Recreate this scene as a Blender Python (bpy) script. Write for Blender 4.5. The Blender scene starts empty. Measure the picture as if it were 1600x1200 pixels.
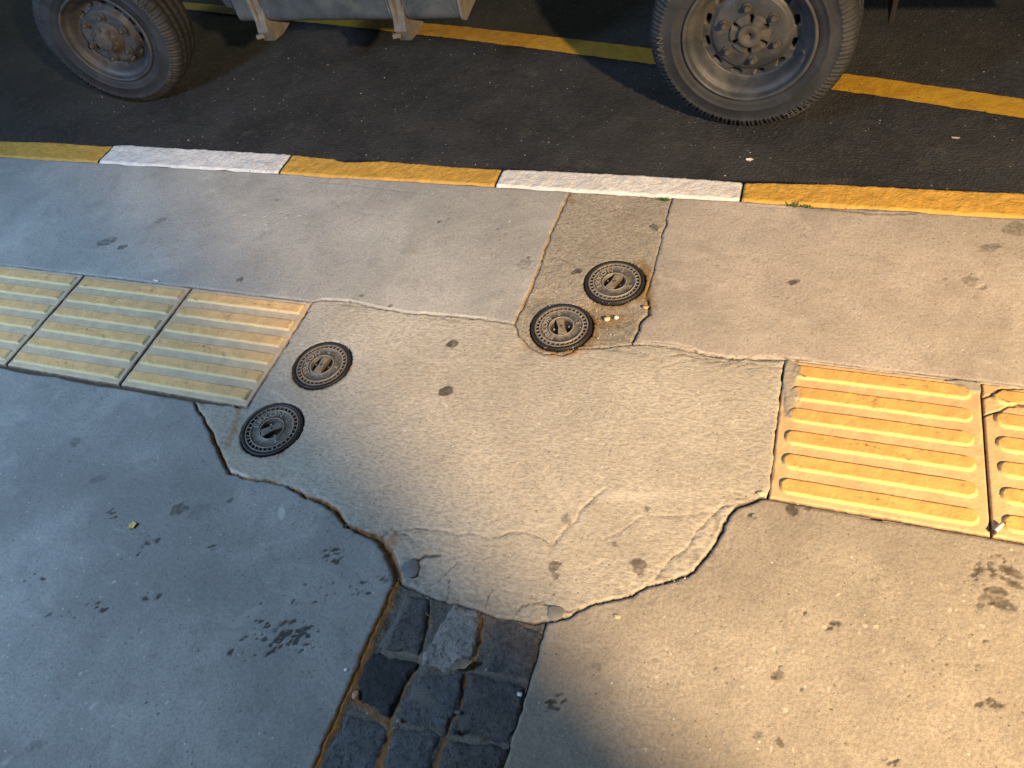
import bpy, bmesh, math, random
import numpy as np
from mathutils import Vector, Matrix
random.seed(7); rng = np.random.default_rng(7)
sc = bpy.context.scene
COL = sc.collection
# ------------------------------------------------------------------ camera (solved from the tiles and kerb)
F, YAW, PIT, ROL = 1177.627, 0.49722355, 0.88099800, -0.25351129
CAM = np.array([1.56429470, -1.15847005, 1.35569249])
def cam_axes():
    cy, sy, cp, sp = math.cos(YAW), math.sin(YAW), math.cos(PIT), math.sin(PIT)
    fwd = np.array([-sy*cp, cy*cp, -sp]); r = np.array([cy, sy, 0]); up = np.cross(r, fwd)
    c, s = math.cos(ROL), math.sin(ROL)
    return np.array([c*r+s*up, -s*r+c*up, fwd])
M3 = cam_axes()
cam = bpy.data.cameras.new('camera'); co = bpy.data.objects.new('camera', cam); COL.objects.link(co)
cam.sensor_width = 36; cam.lens = F/1600*36; cam.clip_end = 500; cam.clip_start = 0.05
m = Matrix.Identity(4)
for i in range(3):
    m[i][0] = M3[0][i]; m[i][1] = M3[1][i]; m[i][2] = -M3[2][i]; m[i][3] = CAM[i]
co.matrix_world = m
sc.camera = co
sc.render.resolution_x = 1024; sc.render.resolution_y = 768
# ------------------------------------------------------------------ world, lamps, exposure
w = bpy.data.worlds.new('World'); sc.world = w; w.use_nodes = True
nt = w.node_tree; bg = nt.nodes['Background']
sky = nt.nodes.new('ShaderNodeTexSky'); sky.sky_type = 'NISHITA'; sky.sun_disc = False
sky.sun_elevation = math.radians(4); sky.sun_rotation = math.radians(150); sky.altitude = 100
nt.links.new(sky.outputs[0], bg.inputs[0]); bg.inputs[1].default_value = 0.085
sc.view_settings.view_transform = 'Standard'; sc.view_settings.look = 'None'
sc.view_settings.exposure = 0.28; sc.view_settings.gamma = 1.0
def aim(o, target):
    o.rotation_euler = (Vector(target)-o.location).to_track_quat('-Z', 'Y').to_euler()
def area(name, loc, target, size, power, color):
    l = bpy.data.lights.new(name, 'AREA'); l.shape = 'DISK'; l.size = size; l.energy = power; l.color = color
    o = bpy.data.objects.new(name, l); o.location = loc; COL.objects.link(o); aim(o, target); return o
# warm shop lamp to the right behind the photographer, cool lamp to the left behind
def spot(name, loc, target, cone, blend, radius, power, color):
    l = bpy.data.lights.new(name, 'SPOT'); l.spot_size = math.radians(cone); l.spot_blend = blend; l.shadow_soft_size = radius; l.energy = power; l.color = color
    o = bpy.data.objects.new(name, l); o.location = loc; COL.objects.link(o); aim(o, target); return o
spot('warm_lamp', (4.20, -2.51, 2.35), (2.33, -1.04, 0), 81, 1.0, 0.075, 2050, (1.0, 0.68, 0.36))
spot('cool_lamp', (-1.4, -1.65, 2.2), (-.15, .20, 0), 114, 1.0, 0.30, 350, (0.48, 0.705, 1.0))
# ------------------------------------------------------------------ helpers
def W(u, v, z=0.0):
    d = ((u-800)/F)*M3[0] - ((v-600)/F)*M3[1] + M3[2]
    t = (z-CAM[2])/d[2]; p = CAM+d*t
    return (float(p[0]), float(p[1]))
def WL(pts, z=0.0): return [W(u, v, z) for u, v in pts]
def tag(o, label=None, cat=None, group=None, kind=None):
    if label: o['label'] = label
    if cat: o['category'] = cat
    if group: o['group'] = group
    if kind: o['kind'] = kind
    return o
def link(name, me, mat=None, parent=None):
    o = bpy.data.objects.new(name, me); COL.objects.link(o)
    if mat is not None:
        for m_ in (mat if isinstance(mat, (list, tuple)) else [mat]): me.materials.append(m_)
    if parent: o.parent = parent
    return o
def empty(name, loc, rz=0):
    o = bpy.data.objects.new(name, None); o.location = loc; o.rotation_euler = (0, 0, rz); o.empty_display_size = .1
    COL.objects.link(o); return o
def npmesh(name, V, faces4, smooth=True, attrs=None, tris=None):
    me = bpy.data.meshes.new(name); V = np.asarray(V, np.float32)
    fl = [np.asarray(faces4, np.int32).reshape(-1, 4)]
    n4 = len(fl[0]); loops = fl[0].ravel(); starts = np.arange(n4)*4; tot = np.full(n4, 4)
    if tris is not None and len(tris):
        t = np.asarray(tris, np.int32).reshape(-1, 3)
        starts = np.concatenate([starts, n4*4+np.arange(len(t))*3]); tot = np.concatenate([tot, np.full(len(t), 3)])
        loops = np.concatenate([loops, t.ravel()])
    me.vertices.add(len(V)); me.vertices.foreach_set('co', V.ravel())
    me.loops.add(len(loops)); me.loops.foreach_set('vertex_index', loops.astype(np.int32))
    me.polygons.add(len(starts)); me.polygons.foreach_set('loop_start', starts.astype(np.int32))
    me.polygons.foreach_set('loop_total', tot.astype(np.int32))
    me.polygons.foreach_set('use_smooth', np.full(len(starts), smooth))
    me.update(calc_edges=True)
    for k, a in (attrs or {}).items():
        at = me.attributes.new(k, 'FLOAT', 'POINT'); at.data.foreach_set('value', np.asarray(a, np.float32))
    me.validate(); return me
def hsh(ix, iy, s):
    h = (ix.astype(np.int64)*374761393 + iy.astype(np.int64)*668265263 + s*974634777) & 0xffffffff
    h = ((h ^ (h >> 13))*1274126177) & 0xffffffff
    h = h ^ (h >> 16)
    return (h & 0xffff)/32767.5-1
def vn(x, y, s=0):
    x = np.asarray(x, float); y = np.asarray(y, float)
    xi = np.floor(x); yi = np.floor(y); fx = x-xi; fy = y-yi
    fx = fx*fx*(3-2*fx); fy = fy*fy*(3-2*fy); xi = xi.astype(np.int64); yi = yi.astype(np.int64)
    a = hsh(xi, yi, s); b = hsh(xi+1, yi, s); c = hsh(xi, yi+1, s); d = hsh(xi+1, yi+1, s)
    return (a*(1-fx)+b*fx)*(1-fy)+(c*(1-fx)+d*fx)*fy
def fbm(x, y, s=0, o=3):
    r = 0; a = 1; f = 1; t = 0
    for k in range(o): r = r+a*vn(x*f, y*f, s+k*17); t += a; a *= .5; f *= 2.03
    return r/t
def sstep(a, b, x):
    t = np.clip((x-a)/(b-a), 0, 1); return t*t*(3-2*t)
# ------------------------------------------------------------------ materials
class NB:
    def __init__(s, name):
        s.m = bpy.data.materials.new(name); s.m.use_nodes = True; s.t = s.m.node_tree
        s.b = s.t.nodes['Principled BSDF']; s.tc = s.t.nodes.new('ShaderNodeTexCoord').outputs['Object']
    def n(s, typ, **kw):
        nd = s.t.nodes.new(typ)
        for k, v in kw.items():
            if isinstance(k, str) and hasattr(nd, k) and k not in ('inputs',): setattr(nd, k, v)
        return nd
    def put(s, sock, v):
        if v is None: return
        if isinstance(v, bpy.types.NodeSocket): s.t.links.new(v, sock)
        else:
            if hasattr(sock.default_value, '__len__') and not hasattr(v, '__len__'): v = (v, v, v, 1)
            if hasattr(v, '__len__') and len(v) == 3 and len(sock.default_value) == 4: v = tuple(v)+(1,)
            sock.default_value = v
    def noise(s, scale, detail=3, rough=.55, vec=None, dist=0, stretch=None):
        nd = s.n('ShaderNodeTexNoise'); v = vec or s.tc
        if stretch:
            mp = s.n('ShaderNodeMapping'); mp.inputs['Scale'].default_value = stretch; s.put(mp.inputs[0], v); v = mp.outputs[0]
        s.put(nd.inputs['Vector'], v); nd.inputs['Scale'].default_value = scale; nd.inputs['Detail'].default_value = detail
        nd.inputs['Roughness'].default_value = rough; nd.inputs['Distortion'].default_value = dist
        return nd.outputs['Fac']
    def vor(s, scale, feature='F1', out='Distance', rnd=1.0):
        nd = s.n('ShaderNodeTexVoronoi'); nd.feature = feature; s.put(nd.inputs['Vector'], s.tc); nd.inputs['Scale'].default_value = scale
        nd.inputs['Randomness'].default_value = rnd
        return nd.outputs[out]
    def ramp(s, f, a, b, lo=0., hi=1.):
        nd = s.n('ShaderNodeMapRange'); nd.interpolation_type = 'SMOOTHSTEP'; s.put(nd.inputs[0], f)
        nd.inputs[1].default_value = a; nd.inputs[2].default_value = b; nd.inputs[3].default_value = lo; nd.inputs[4].default_value = hi
        return nd.outputs[0]
    def math(s, op, a, b=None):
        nd = s.n('ShaderNodeMath'); nd.operation = op; s.put(nd.inputs[0], a); s.put(nd.inputs[1], b); return nd.outputs[0]
    def mix(s, f, a, b, mode='MIX'):
        nd = s.n('ShaderNodeMix'); nd.data_type = 'RGBA'; nd.blend_type = mode
        s.put(nd.inputs[0], f); s.put(nd.inputs[6], a); s.put(nd.inputs[7], b); return nd.outputs[2]
    def attr(s, name):
        nd = s.n('ShaderNodeAttribute'); nd.attribute_name = name; return nd.outputs['Fac']
    def bump(s, h, dist, strength=1.0, normal=None):
        nd = s.n('ShaderNodeBump'); nd.inputs['Distance'].default_value = dist; nd.inputs['Strength'].default_value = strength
        s.put(nd.inputs['Height'], h)
        if normal is not None: s.put(nd.inputs['Normal'], normal)
        return nd.outputs[0]
    def end(s, col, rough=.8, normal=None, metal=None, spec=None):
        s.put(s.b.inputs['Base Color'], col); s.put(s.b.inputs['Roughness'], rough)
        if normal is not None: s.put(s.b.inputs['Normal'], normal)
        if metal is not None: s.put(s.b.inputs['Metallic'], metal)
        if spec is not None: s.put(s.b.inputs['Specular IOR Level'], spec)
        return s.m
DIRT = (.035, .028, .022); RUST = (.26, .095, .022)
def concrete(name, c1, c2, coarse=0.4, rough=.85, blotch=.5, stretch=(1, 1, 1), rust=((.11, .06, .025), (.33, .21, .08))):
    b = NB(name)
    big = b.noise(2.3, 4, .6, dist=.4); mid = b.noise(14, 4, .65); fine = b.noise(150, 3, .7, stretch=stretch); vf = b.noise(520, 2, .6)
    col = b.mix(b.ramp(big, .35, .68), c1, c2)
    col = b.mix(b.ramp(mid, .50, .75, 0, blotch), col, tuple(x*.68 for x in c1))
    col = b.mix(b.ramp(b.noise(6, 5, .7, dist=1.2), .55, .75, 0, .35), col, tuple(min(1, x*1.28) for x in c2))
    col = b.mix(b.ramp(fine, .33, .62, min(.75, .25+.42*coarse), 0), col, tuple(x*.45 for x in c1))
    col = b.mix(b.ramp(vf, .60, .72, 0, .45), col, tuple(min(.8, x*1.7) for x in c2))
    col = b.mix(b.ramp(b.noise(38, 6, .8, dist=.5), .54, .70, 0, .32), col, tuple(x*.5 for x in c1))
    col = b.mix(b.ramp(b.noise(1.3, 5, .7, dist=.8), .45, .62, 0, .28), col, tuple(x*.58 for x in c1))
    col = b.mix(b.ramp(b.noise(3.5, 6, .75, dist=1.5, stretch=(1, 2.2, 1)), .55, .70, 0, .28), col, tuple(min(.75, x*1.25) for x in c2))
    col = b.mix(b.ramp(b.noise(11, 7, .8, dist=.6, stretch=(1, 1.8, 1)), .60, .68, 0, .30), col, tuple(x*.5 for x in c1))
    # stray sand grains, dark and pale
    vd = b.vor(95); cc = b.vor(95, out='Color')
    sel = b.n('ShaderNodeSeparateColor'); b.put(sel.inputs[0], cc)
    gr = b.math('MULTIPLY', b.ramp(vd, .16, .24, 1, 0), b.ramp(sel.outputs[0], .86, .9))
    col = b.mix(b.math('MULTIPLY', gr, .6), col, tuple(x*.3 for x in c1))
    gw = b.math('MULTIPLY', b.ramp(vd, .12, .2, 1, 0), b.ramp(sel.outputs[1], .94, .96))
    col = b.mix(b.math('MULTIPLY', gw, .8), col, (.62, .60, .55))
    dk = b.attr('dark'); ru = b.attr('rust'); lt = b.attr('light')
    br = b.math('ADD', b.math('MULTIPLY', b.noise(70, 4, .7), .8), -.4)
    dk2 = b.ramp(b.math('ADD', dk, b.math('MULTIPLY', br, b.ramp(dk, .02, .4))), .12, .75)
    ru2 = b.ramp(b.math('ADD', ru, b.math('MULTIPLY', br, b.ramp(ru, .02, .4))), .12, .8)
    col = b.mix(b.math('MULTIPLY', b.ramp(lt, .1, .8), .6), col, tuple(min(.8, x*1.5) for x in c2))
    col = b.mix(ru2, col, b.mix(b.noise(60, 3), *rust))
    col = b.mix(b.math('MULTIPLY', dk2, .88), col, DIRT)
    h = b.math('ADD', b.math('MULTIPLY', fine, coarse), b.math('MULTIPLY', vf, .25*coarse))
    nrm = b.bump(h, .0035, 1.0, b.bump(mid, .006, .5))
    b.end(col, b.ramp(b.noise(9, 3), .3, .7, rough-.08, rough+.06), nrm, spec=.35)
    return b.m
def painted(name, c1, under, wear_and_glint=.62, bumpd=.002, attr=False):
    b = NB(name)
    mid = b.noise(16, 5, .7); fine = b.noise(130, 4, .7); 
    col = b.mix(b.ramp(mid, .3, .7), c1, tuple(x*.74 for x in c1))
    col = b.mix(b.ramp(b.noise(45, 6, .75, dist=.8), wear_and_glint, wear_and_glint+.07, 0, .85), col, under)
    col = b.mix(b.ramp(fine, .2, .42, .5, 0), col, tuple(x*.35 for x in c1))
    col = b.mix(b.ramp(b.noise(5, 4, .7), .5, .75, 0, .35), col, tuple(x*.45+.02 for x in c1))
    if attr:
        col = b.mix(b.ramp(b.attr('dark'), .1, .8), col, DIRT)
    nrm = b.bump(fine, bumpd*1.6, 1.0, b.bump(b.noise(40, 5, .6), .006, .7))
    return b.end(col, .55, nrm)
def asphalt():
    b = NB('asphalt')
    mid = b.noise(3.2, 5, .65, dist=.5); fine = b.noise(210, 4, .75); v = b.vor(120); cc = b.vor(120, out='Color')
    sel = b.n('ShaderNodeSeparateColor'); b.put(sel.inputs[0], cc)
    col = b.mix(b.ramp(mid, .3, .7), (.017, .019, .024), (.039, .041, .047))
    col = b.mix(b.ramp(sel.outputs[0], .5, 1, 0, .35), col, (.06, .057, .053))
    col = b.mix(b.math('MULTIPLY', b.ramp(v, .2, .35, 1, 0), b.ramp(sel.outputs[1], .985, .99)), col, (.25, .31, .29))
    v2 = b.vor(22); c2 = b.vor(22, out='Color'); s2 = b.n('ShaderNodeSeparateColor'); b.put(s2.inputs[0], c2)
    col = b.mix(b.math('MULTIPLY', b.ramp(v2, .06, .10, 1, 0), b.ramp(s2.outputs[0], .86, .9)), col, (.25, .24, .22))
    col = b.mix(b.ramp(b.noise(28, 5, .7, stretch=(1, 2.4, 1)), .56, .66, 0, .7), col, (.014, .014, .014))
    col = b.mix(b.ramp(b.noise(9, 6, .75), .54, .70, 0, .6), col, (.068, .065, .059))
    col = b.mix(b.ramp(b.noise(45, 6, .8, stretch=(.5, 1.5, 1)), .62, .70, 0, .45), col, (.11, .105, .095))
    h = b.math('ADD', b.math('MULTIPLY', v, .8), fine)
    return b.end(col, b.ramp(fine, .3, .7, .5, .85), b.bump(h, .0035, 1.0, b.bump(b.noise(25, 4), .006, .6)), spec=.4)
def iron(name='cast_iron', c=(.085, .08, .075), dust=(.25, .22, .18), dustamt=.75):
    b = NB(name)
    geo = b.n('ShaderNodeNewGeometry')
    sx = b.n('ShaderNodeSeparateXYZ'); b.put(sx.inputs[0], geo.outputs['Normal'])
    n1 = b.noise(90, 5, .7)
    up = b.math('MULTIPLY', b.ramp(sx.outputs[2], .75, 1.0), b.ramp(n1, .36, .62, .25, 1))
    col = b.mix(b.math('MULTIPLY', up, dustamt), c, dust)
    col = b.mix(b.ramp(b.noise(35, 5, .7), .56, .70, 0, .6), col, (.13, .06, .03))
    return b.end(col, .5, b.bump(b.noise(400, 3), .0012, .8), metal=.25)
def lidmat():
    b = NB('cast_iron_lid'); sx = b.n('ShaderNodeSeparateXYZ'); b.put(sx.inputs[0], b.tc); b.tc = b.n('ShaderNodeNewGeometry').outputs['Position']
    r = b.math('SQRT', b.math('ADD', b.math('MULTIPLY', sx.outputs[0], sx.outputs[0]), b.math('MULTIPLY', sx.outputs[1], sx.outputs[1])))
    n1 = b.noise(90, 5, .7)
    col = b.mix(b.ramp(n1, .32, .6), (.055, .05, .046), (.15, .135, .12))
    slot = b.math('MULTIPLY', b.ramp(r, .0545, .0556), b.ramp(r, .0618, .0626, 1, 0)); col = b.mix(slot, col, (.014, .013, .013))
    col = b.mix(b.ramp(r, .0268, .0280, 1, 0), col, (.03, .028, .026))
    rg = b.math('MULTIPLY', b.ramp(r, .0520, .0530), b.ramp(r, .0545, .0553, 1, 0)); col = b.mix(b.math('MULTIPLY', rg, .7), col, (.36, .33, .29))
    rg = b.math('MULTIPLY', b.ramp(r, .0285, .0292), b.ramp(r, .0310, .0318, 1, 0)); col = b.mix(b.math('MULTIPLY', rg, .7), col, (.34, .31, .27))
    rg = b.math('MULTIPLY', b.ramp(r, .0626, .0632), b.ramp(r, .0650, .0658, 1, 0)); col = b.mix(b.math('MULTIPLY', rg, .6), col, (.24, .22, .20))
    col = b.mix(b.ramp(b.noise(30, 5, .7), .52, .68, 0, .5), col, (.10, .06, .04))
    return b.end(col, .55, b.bump(b.noise(400, 3), .0012, .8), metal=.1)
def simple(name, c, rough=.6, metal=0, var=.3, bscale=200, bd=.0008, dust=None, dscale=8, damt=.6):
    b = NB(name)
    col = b.mix(b.ramp(b.noise(11, 5, .7), .3, .7), tuple(x*(1-var) for x in c), tuple(min(1, x*(1+var)) for x in c))
    if dust: col = b.mix(b.ramp(b.noise(dscale, 6, .72, dist=.6), .42, .66, 0, damt), col, dust)
    return b.end(col, rough, b.bump(b.noise(bscale, 3), bd, .8), metal=metal)
def tilemat(name, base, rib):
    b = NB(name)
    r = b.attr('rib'); dk = b.attr('dark'); sm = b.attr('smear'); n1 = b.noise(22, 5, .7); n2 = b.noise(170, 4, .75)
    bc = b.mix(b.ramp(n1, .3, .7), base, tuple(x*.8 for x in base))
    rc = b.mix(b.ramp(b.noise(30, 5, .7), .3, .7), rib, tuple(x*.78 for x in rib))
    col = b.mix(b.ramp(r, .3, .7), bc, rc)
    col = b.mix(b.math('MULTIPLY', b.attr('wear_and_glint'), .8), col, tuple(min(.85, x*1.45+.06) for x in rib))  # worn rib rims, with a bevel highlight painted in
    col = b.mix(b.ramp(n2, .25, .48, .45, 0), col, tuple(x*.4 for x in base))
    blk = b.math('MULTIPLY', b.ramp(b.noise(85, 5, .8, stretch=(.6, 1.4, 1)), .57, .63), b.ramp(b.noise(6.5, 4, .7), .45, .60))
    col = b.mix(b.math('MULTIPLY', blk, b.ramp(r, .2, .8, .25, .9)), col, (.06, .045, .035))
    col = b.mix(b.ramp(b.noise(4, 4), .5, .8, 0, .3), col, tuple(x*.55 for x in base))
    br = b.math('ADD', b.math('MULTIPLY', b.noise(80, 4, .7), .8), -.4)
    col = b.mix(b.ramp(b.math('ADD', sm, b.math('MULTIPLY', br, b.ramp(sm, .02, .4))), .2, .6), col, b.mix(n2, (.22, .20, .17), (.38, .34, .28)))
    col = b.mix(b.ramp(b.math('ADD', dk, b.math('MULTIPLY', br, b.ramp(dk, .02, .4))), .15, .8), col, (.05, .035, .025))
    return b.end(col, .7, b.bump(n2, .002, .8, b.bump(b.noise(50, 4), .003, .4)))
M_A = concrete('concrete_trowelled_grey', (.31, .31, .305), (.43, .425, .41), .30, blotch=.45)
M_B = concrete('concrete_strip', (.32, .29, .245), (.42, .385, .33), .9, blotch=.45, rust=((.10, .06, .025), (.32, .21, .08)))
M_C = concrete('concrete_trowelled_beige', (.32, .29, .26), (.45, .405, .365), .30, blotch=.45)
M_D = concrete('concrete_rough_patch', (.385, .355, .305), (.47, .44, .385), .65, blotch=.3, stretch=(.55, 1, 1), rust=((.15, .06, .018), (.44, .205, .055)))
M_E = concrete('concrete_smooth_grey', (.235, .24, .24), (.345, .35, .345), .24, blotch=.45, rust=((.15, .06, .018), (.44, .205, .055)))
M_F = concrete('concrete_worn_beige', (.265, .24, .205), (.375, .34, .29), .40, blotch=.45)
M_BED = concrete('joint_mortar', (.12, .108, .095), (.20, .185, .165), 1.0, blotch=.7, rust=((.15, .06, .018), (.44, .205, .055)))
M_YK = painted('yellow_kerb_paint', (.60, .35, .065), (.34, .28, .18), .60)
M_WK = painted('white_kerb_paint', (.74, .73, .73), (.42, .40, .37), .61)
M_YL = painted('yellow_road_paint', (.48, .28, .02), (.07, .06, .045), .60, .001)
M_ASPH = asphalt()
M_IRON = iron('cast_iron_dusty', (.22, .20, .175), (.46, .425, .375), .95); M_IRON2 = iron('cast_iron_frame', (.016, .016, .018), (.07, .068, .066), .3); M_LID = lidmat()
M_TL = tilemat('ribbed_tile_ochre', (.62, .49, .35), (.84, .52, .23))
M_TR = tilemat('ribbed_tile_orange', (.62, .41, .22), (.66, .385, .12))
# ------------------------------------------------------------------ grids and fields
def axis(a, b, step, lo, hi):
    mid = np.arange(a, b, step); l = []; s = step; p = a
    while p > lo: s *= 1.25; p -= s; l.append(p)
    r = []; s = step; p = mid[-1]
    while p < hi: s *= 1.25; p += s; r.append(p)
    return np.concatenate([np.array(l[::-1]), mid, np.array(r)])
def subdiv(poly, step=.008, closed=True, amp=.0018, jag=.0):
    P = np.array(poly); out = []
    n = len(P)
    for i in range(n if closed else n-1):
        a = P[i]; b_ = P[(i+1) % n]; L = np.hypot(*(b_-a))
        k = max(1, int(L/step)) if L < 3 else max(1, int(L/.05))
        t = np.arange(k)/k; out.append(a+(b_-a)*t[:, None])
    if not closed: out.append(P[-1:])
    Q = np.concatenate(out); x, y = Q[:, 0].copy(), Q[:, 1].copy()
    Q[:, 0] += amp*fbm(x*45, y*45, 3)*1.6+amp*.7*vn(x*170, y*170, 4); Q[:, 1] += amp*fbm(x*45, y*45, 5)*1.6+amp*.7*vn(x*170, y*170, 6)
    return Q
class Grid:
    def __init__(s, xs, ys):
        s.xs, s.ys = xs, ys; s.X, s.Y = np.meshgrid(xs, ys); s.f = {k: np.zeros_like(s.X) for k in ('h', 'dark', 'rust', 'light')}
    def win(s, x0, x1, y0, y1):
        i0, i1 = np.searchsorted(s.xs, [x0, x1]); j0, j1 = np.searchsorted(s.ys, [y0, y1])
        return slice(j0, j1+1), slice(i0, i1+1)
    def groove(s, pts, width=.006, depth=.004, dark=.8, rust=0., light=0., wob=.5, halo=0., halor=0., side=None):
        """pts: world polyline; width may be a list per input point"""
        P = subdiv(pts, .008, False)
        if hasattr(width, '__len__'):
            src = np.array(pts); sl = np.r_[0, np.cumsum(np.hypot(*np.diff(src, axis=0).T))]; ql = np.r_[0, np.cumsum(np.hypot(*np.diff(P, axis=0).T))]
            wd = np.interp(ql/ql[-1], sl/sl[-1], width)
        else: wd = np.full(len(P), width)
        wd = wd*(1+wob*fbm(P[:, 0]*30, P[:, 1]*30, 9)*1.3)
        for i in range(len(P)-1):
            a, b_ = P[i], P[i+1]; r = max(wd[i], .0035)*1.6+halo
            sl_ = s.win(min(a[0], b_[0])-r, max(a[0], b_[0])+r, min(a[1], b_[1])-r, max(a[1], b_[1])+r)
            X, Y = s.X[sl_], s.Y[sl_]
            if not X.size: continue
            d = b_-a; L2 = d@d+1e-12; t = np.clip(((X-a[0])*d[0]+(Y-a[1])*d[1])/L2, 0, 1)
            D = np.hypot(X-a[0]-t*d[0], Y-a[1]-t*d[1])
            wi = max(wd[i], .0008); ww = max(wi*.5, .0022); k = min(1, wi*.5/ww+.25)
            v = np.clip(1-D/(ww*1.5), 0, 1)**.8*k
            if depth: s.f['h'][sl_] = np.minimum(s.f['h'][sl_], -depth*v) if depth > 0 else np.maximum(s.f['h'][sl_], -depth*v)
            if dark: s.f['dark'][sl_] = np.maximum(s.f['dark'][sl_], dark*v)
            if rust: s.f['rust'][sl_] = np.maximum(s.f['rust'][sl_], rust*np.clip(v*1.4, 0, 1))
            if light: s.f['light'][sl_] = np.maximum(s.f['light'][sl_], light*v)
            if halo: 
                hv = np.clip(1-D/halo, 0, 1)*.55
                if halor: s.f['rust'][sl_] = np.maximum(s.f['rust'][sl_], halor*hv)
                else: s.f['dark'][sl_] = np.maximum(s.f['dark'][sl_], .5*hv)
    def spot(s, c, rx, ry, ang, val, key='dark', soft=.25, h=0., seed=0, irr=.35):
        R = max(rx, ry)*1.6; sl_ = s.win(c[0]-R, c[0]+R, c[1]-R, c[1]+R); X, Y = s.X[sl_]-c[0], s.Y[sl_]-c[1]
        if not X.size: return
        ca, sa = math.cos(ang), math.sin(ang); u = (X*ca+Y*sa)/rx; v = (-X*sa+Y*ca)/ry
        D = np.hypot(u, v)*(1+irr*vn(u*1.7+seed*3.1, v*1.7+seed, 31))
        k = 1-sstep(1-soft, 1+soft, D)
        s.f[key][sl_] = np.maximum(s.f[key][sl_], val*k)
        if h: s.f['h'][sl_] = s.f['h'][sl_]-h*k
    def slab(s, name, poly, mat, z0=0., amp=.0006, ascale=110, edge=.004, edged=.003, skirt=.035, und=.0012, wamp=.0030, warp=True, fields=True, stretch=(1, 1)):
        P = subdiv(poly, .008, True, wamp)
        ny, nx = s.X.shape; inside = np.zeros((ny, nx), bool)
        A = P; B = np.roll(P, -1, 0)
        for j in range(ny):
            y = s.ys[j]; c = ((A[:, 1] <= y) & (B[:, 1] > y)) | ((B[:, 1] <= y) & (A[:, 1] > y))
            if not c.any(): continue
            a, b_ = A[c], B[c]; xc = np.sort(a[:, 0]+(y-a[:, 1])/(b_[:, 1]-a[:, 1])*(b_[:, 0]-a[:, 0]))
            ix = np.searchsorted(s.xs, xc)
            for k in range(0, len(ix)-1, 2): inside[j, ix[k]:ix[k+1]] = True
        D = np.full((ny, nx), 9.); NX, NY = s.X.copy(), s.Y.copy()
        for i in range(len(A)):
            a, b_ = A[i], B[i]; R = .02
            i0 = np.searchsorted(s.xs, min(a[0], b_[0])-R); i1 = np.searchsorted(s.xs, max(a[0], b_[0])+R)
            j0 = np.searchsorted(s.ys, min(a[1], b_[1])-R); j1 = np.searchsorted(s.ys, max(a[1], b_[1])+R)
            sl_ = (slice(max(j0-1, 0), j1+1), slice(max(i0-1, 0), i1+1)); X, Y = s.X[sl_], s.Y[sl_]
            if not X.size: continue
            d = b_-a; t = np.clip(((X-a[0])*d[0]+(Y-a[1])*d[1])/(d@d+1e-12), 0, 1); px, py = a[0]+t*d[0], a[1]+t*d[1]
            dd = np.hypot(X-px, Y-py); q = dd < D[sl_]
            D[sl_][q] = dd[q]; NX[sl_][q] = px[q]; NY[sl_][q] = py[q]
        qi = inside[:-1, :-1] | inside[1:, :-1] | inside[:-1, 1:] | inside[1:, 1:]
        idx = np.arange(ny*nx).reshape(ny, nx)
        quads = np.stack([idx[:-1, :-1][qi], idx[:-1, 1:][qi], idx[1:, 1:][qi], idx[1:, :-1][qi]], 1)
        out = ~inside
        X = np.where(out, NX, s.X); Y = np.where(out, NY, s.Y); Dd = np.where(out, 0, D)
        er = edge*(1+.8*fbm(X*35, Y*35, 21)); er = np.maximum(er, .0012)
        Z = z0+und*fbm(X*5, Y*5, 40)+amp*fbm(X*ascale*stretch[0], Y*ascale*stretch[1], 44, 2) - edged*np.clip(1-Dd/er, 0, 1)**2
        if fields: Z = Z+s.f['h']
        used = np.unique(quads); rm = np.full(ny*nx, -1); rm[used] = np.arange(len(used)); quads = rm[quads]
        V = np.stack([X.ravel()[used], Y.ravel()[used], Z.ravel()[used]], 1)
        at = {k: (s.f[k].ravel()[used] if fields else np.zeros(len(used))) for k in ('dark', 'rust', 'light')}
        e = np.concatenate([quads[:, [0, 1]], quads[:, [1, 2]], quads[:, [2, 3]], quads[:, [3, 0]]])
        key = np.sort(e, 1); kk = key[:, 0].astype(np.int64)*len(used)+key[:, 1]
        _, inv, cnt = np.unique(kk, return_inverse=True, return_counts=True); be = e[cnt[inv] == 1]
        bv = np.unique(be); m2 = np.full(len(used), -1); m2[bv] = np.arange(len(bv))+len(used)
        V2 = V[bv].copy(); V2[:, 2] = z0-skirt
        V = np.concatenate([V, V2]); sk = np.stack([be[:, 1], be[:, 0], m2[be[:, 0]], m2[be[:, 1]]], 1)
        for k in at: at[k] = np.concatenate([at[k], np.full(len(bv), .6 if k == 'dark' else 0)])
        return link(name, npmesh(name, V, np.concatenate([quads, sk]), True, at), mat)
XW0, XW1, YW0 = -9., 11., -9.
G = Grid(axis(-1.42, 2.42, .0036, XW0, XW1), axis(-1.3, .545, .0036, YW0, .56))
KY = .533     # kerb near edge in world y
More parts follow.
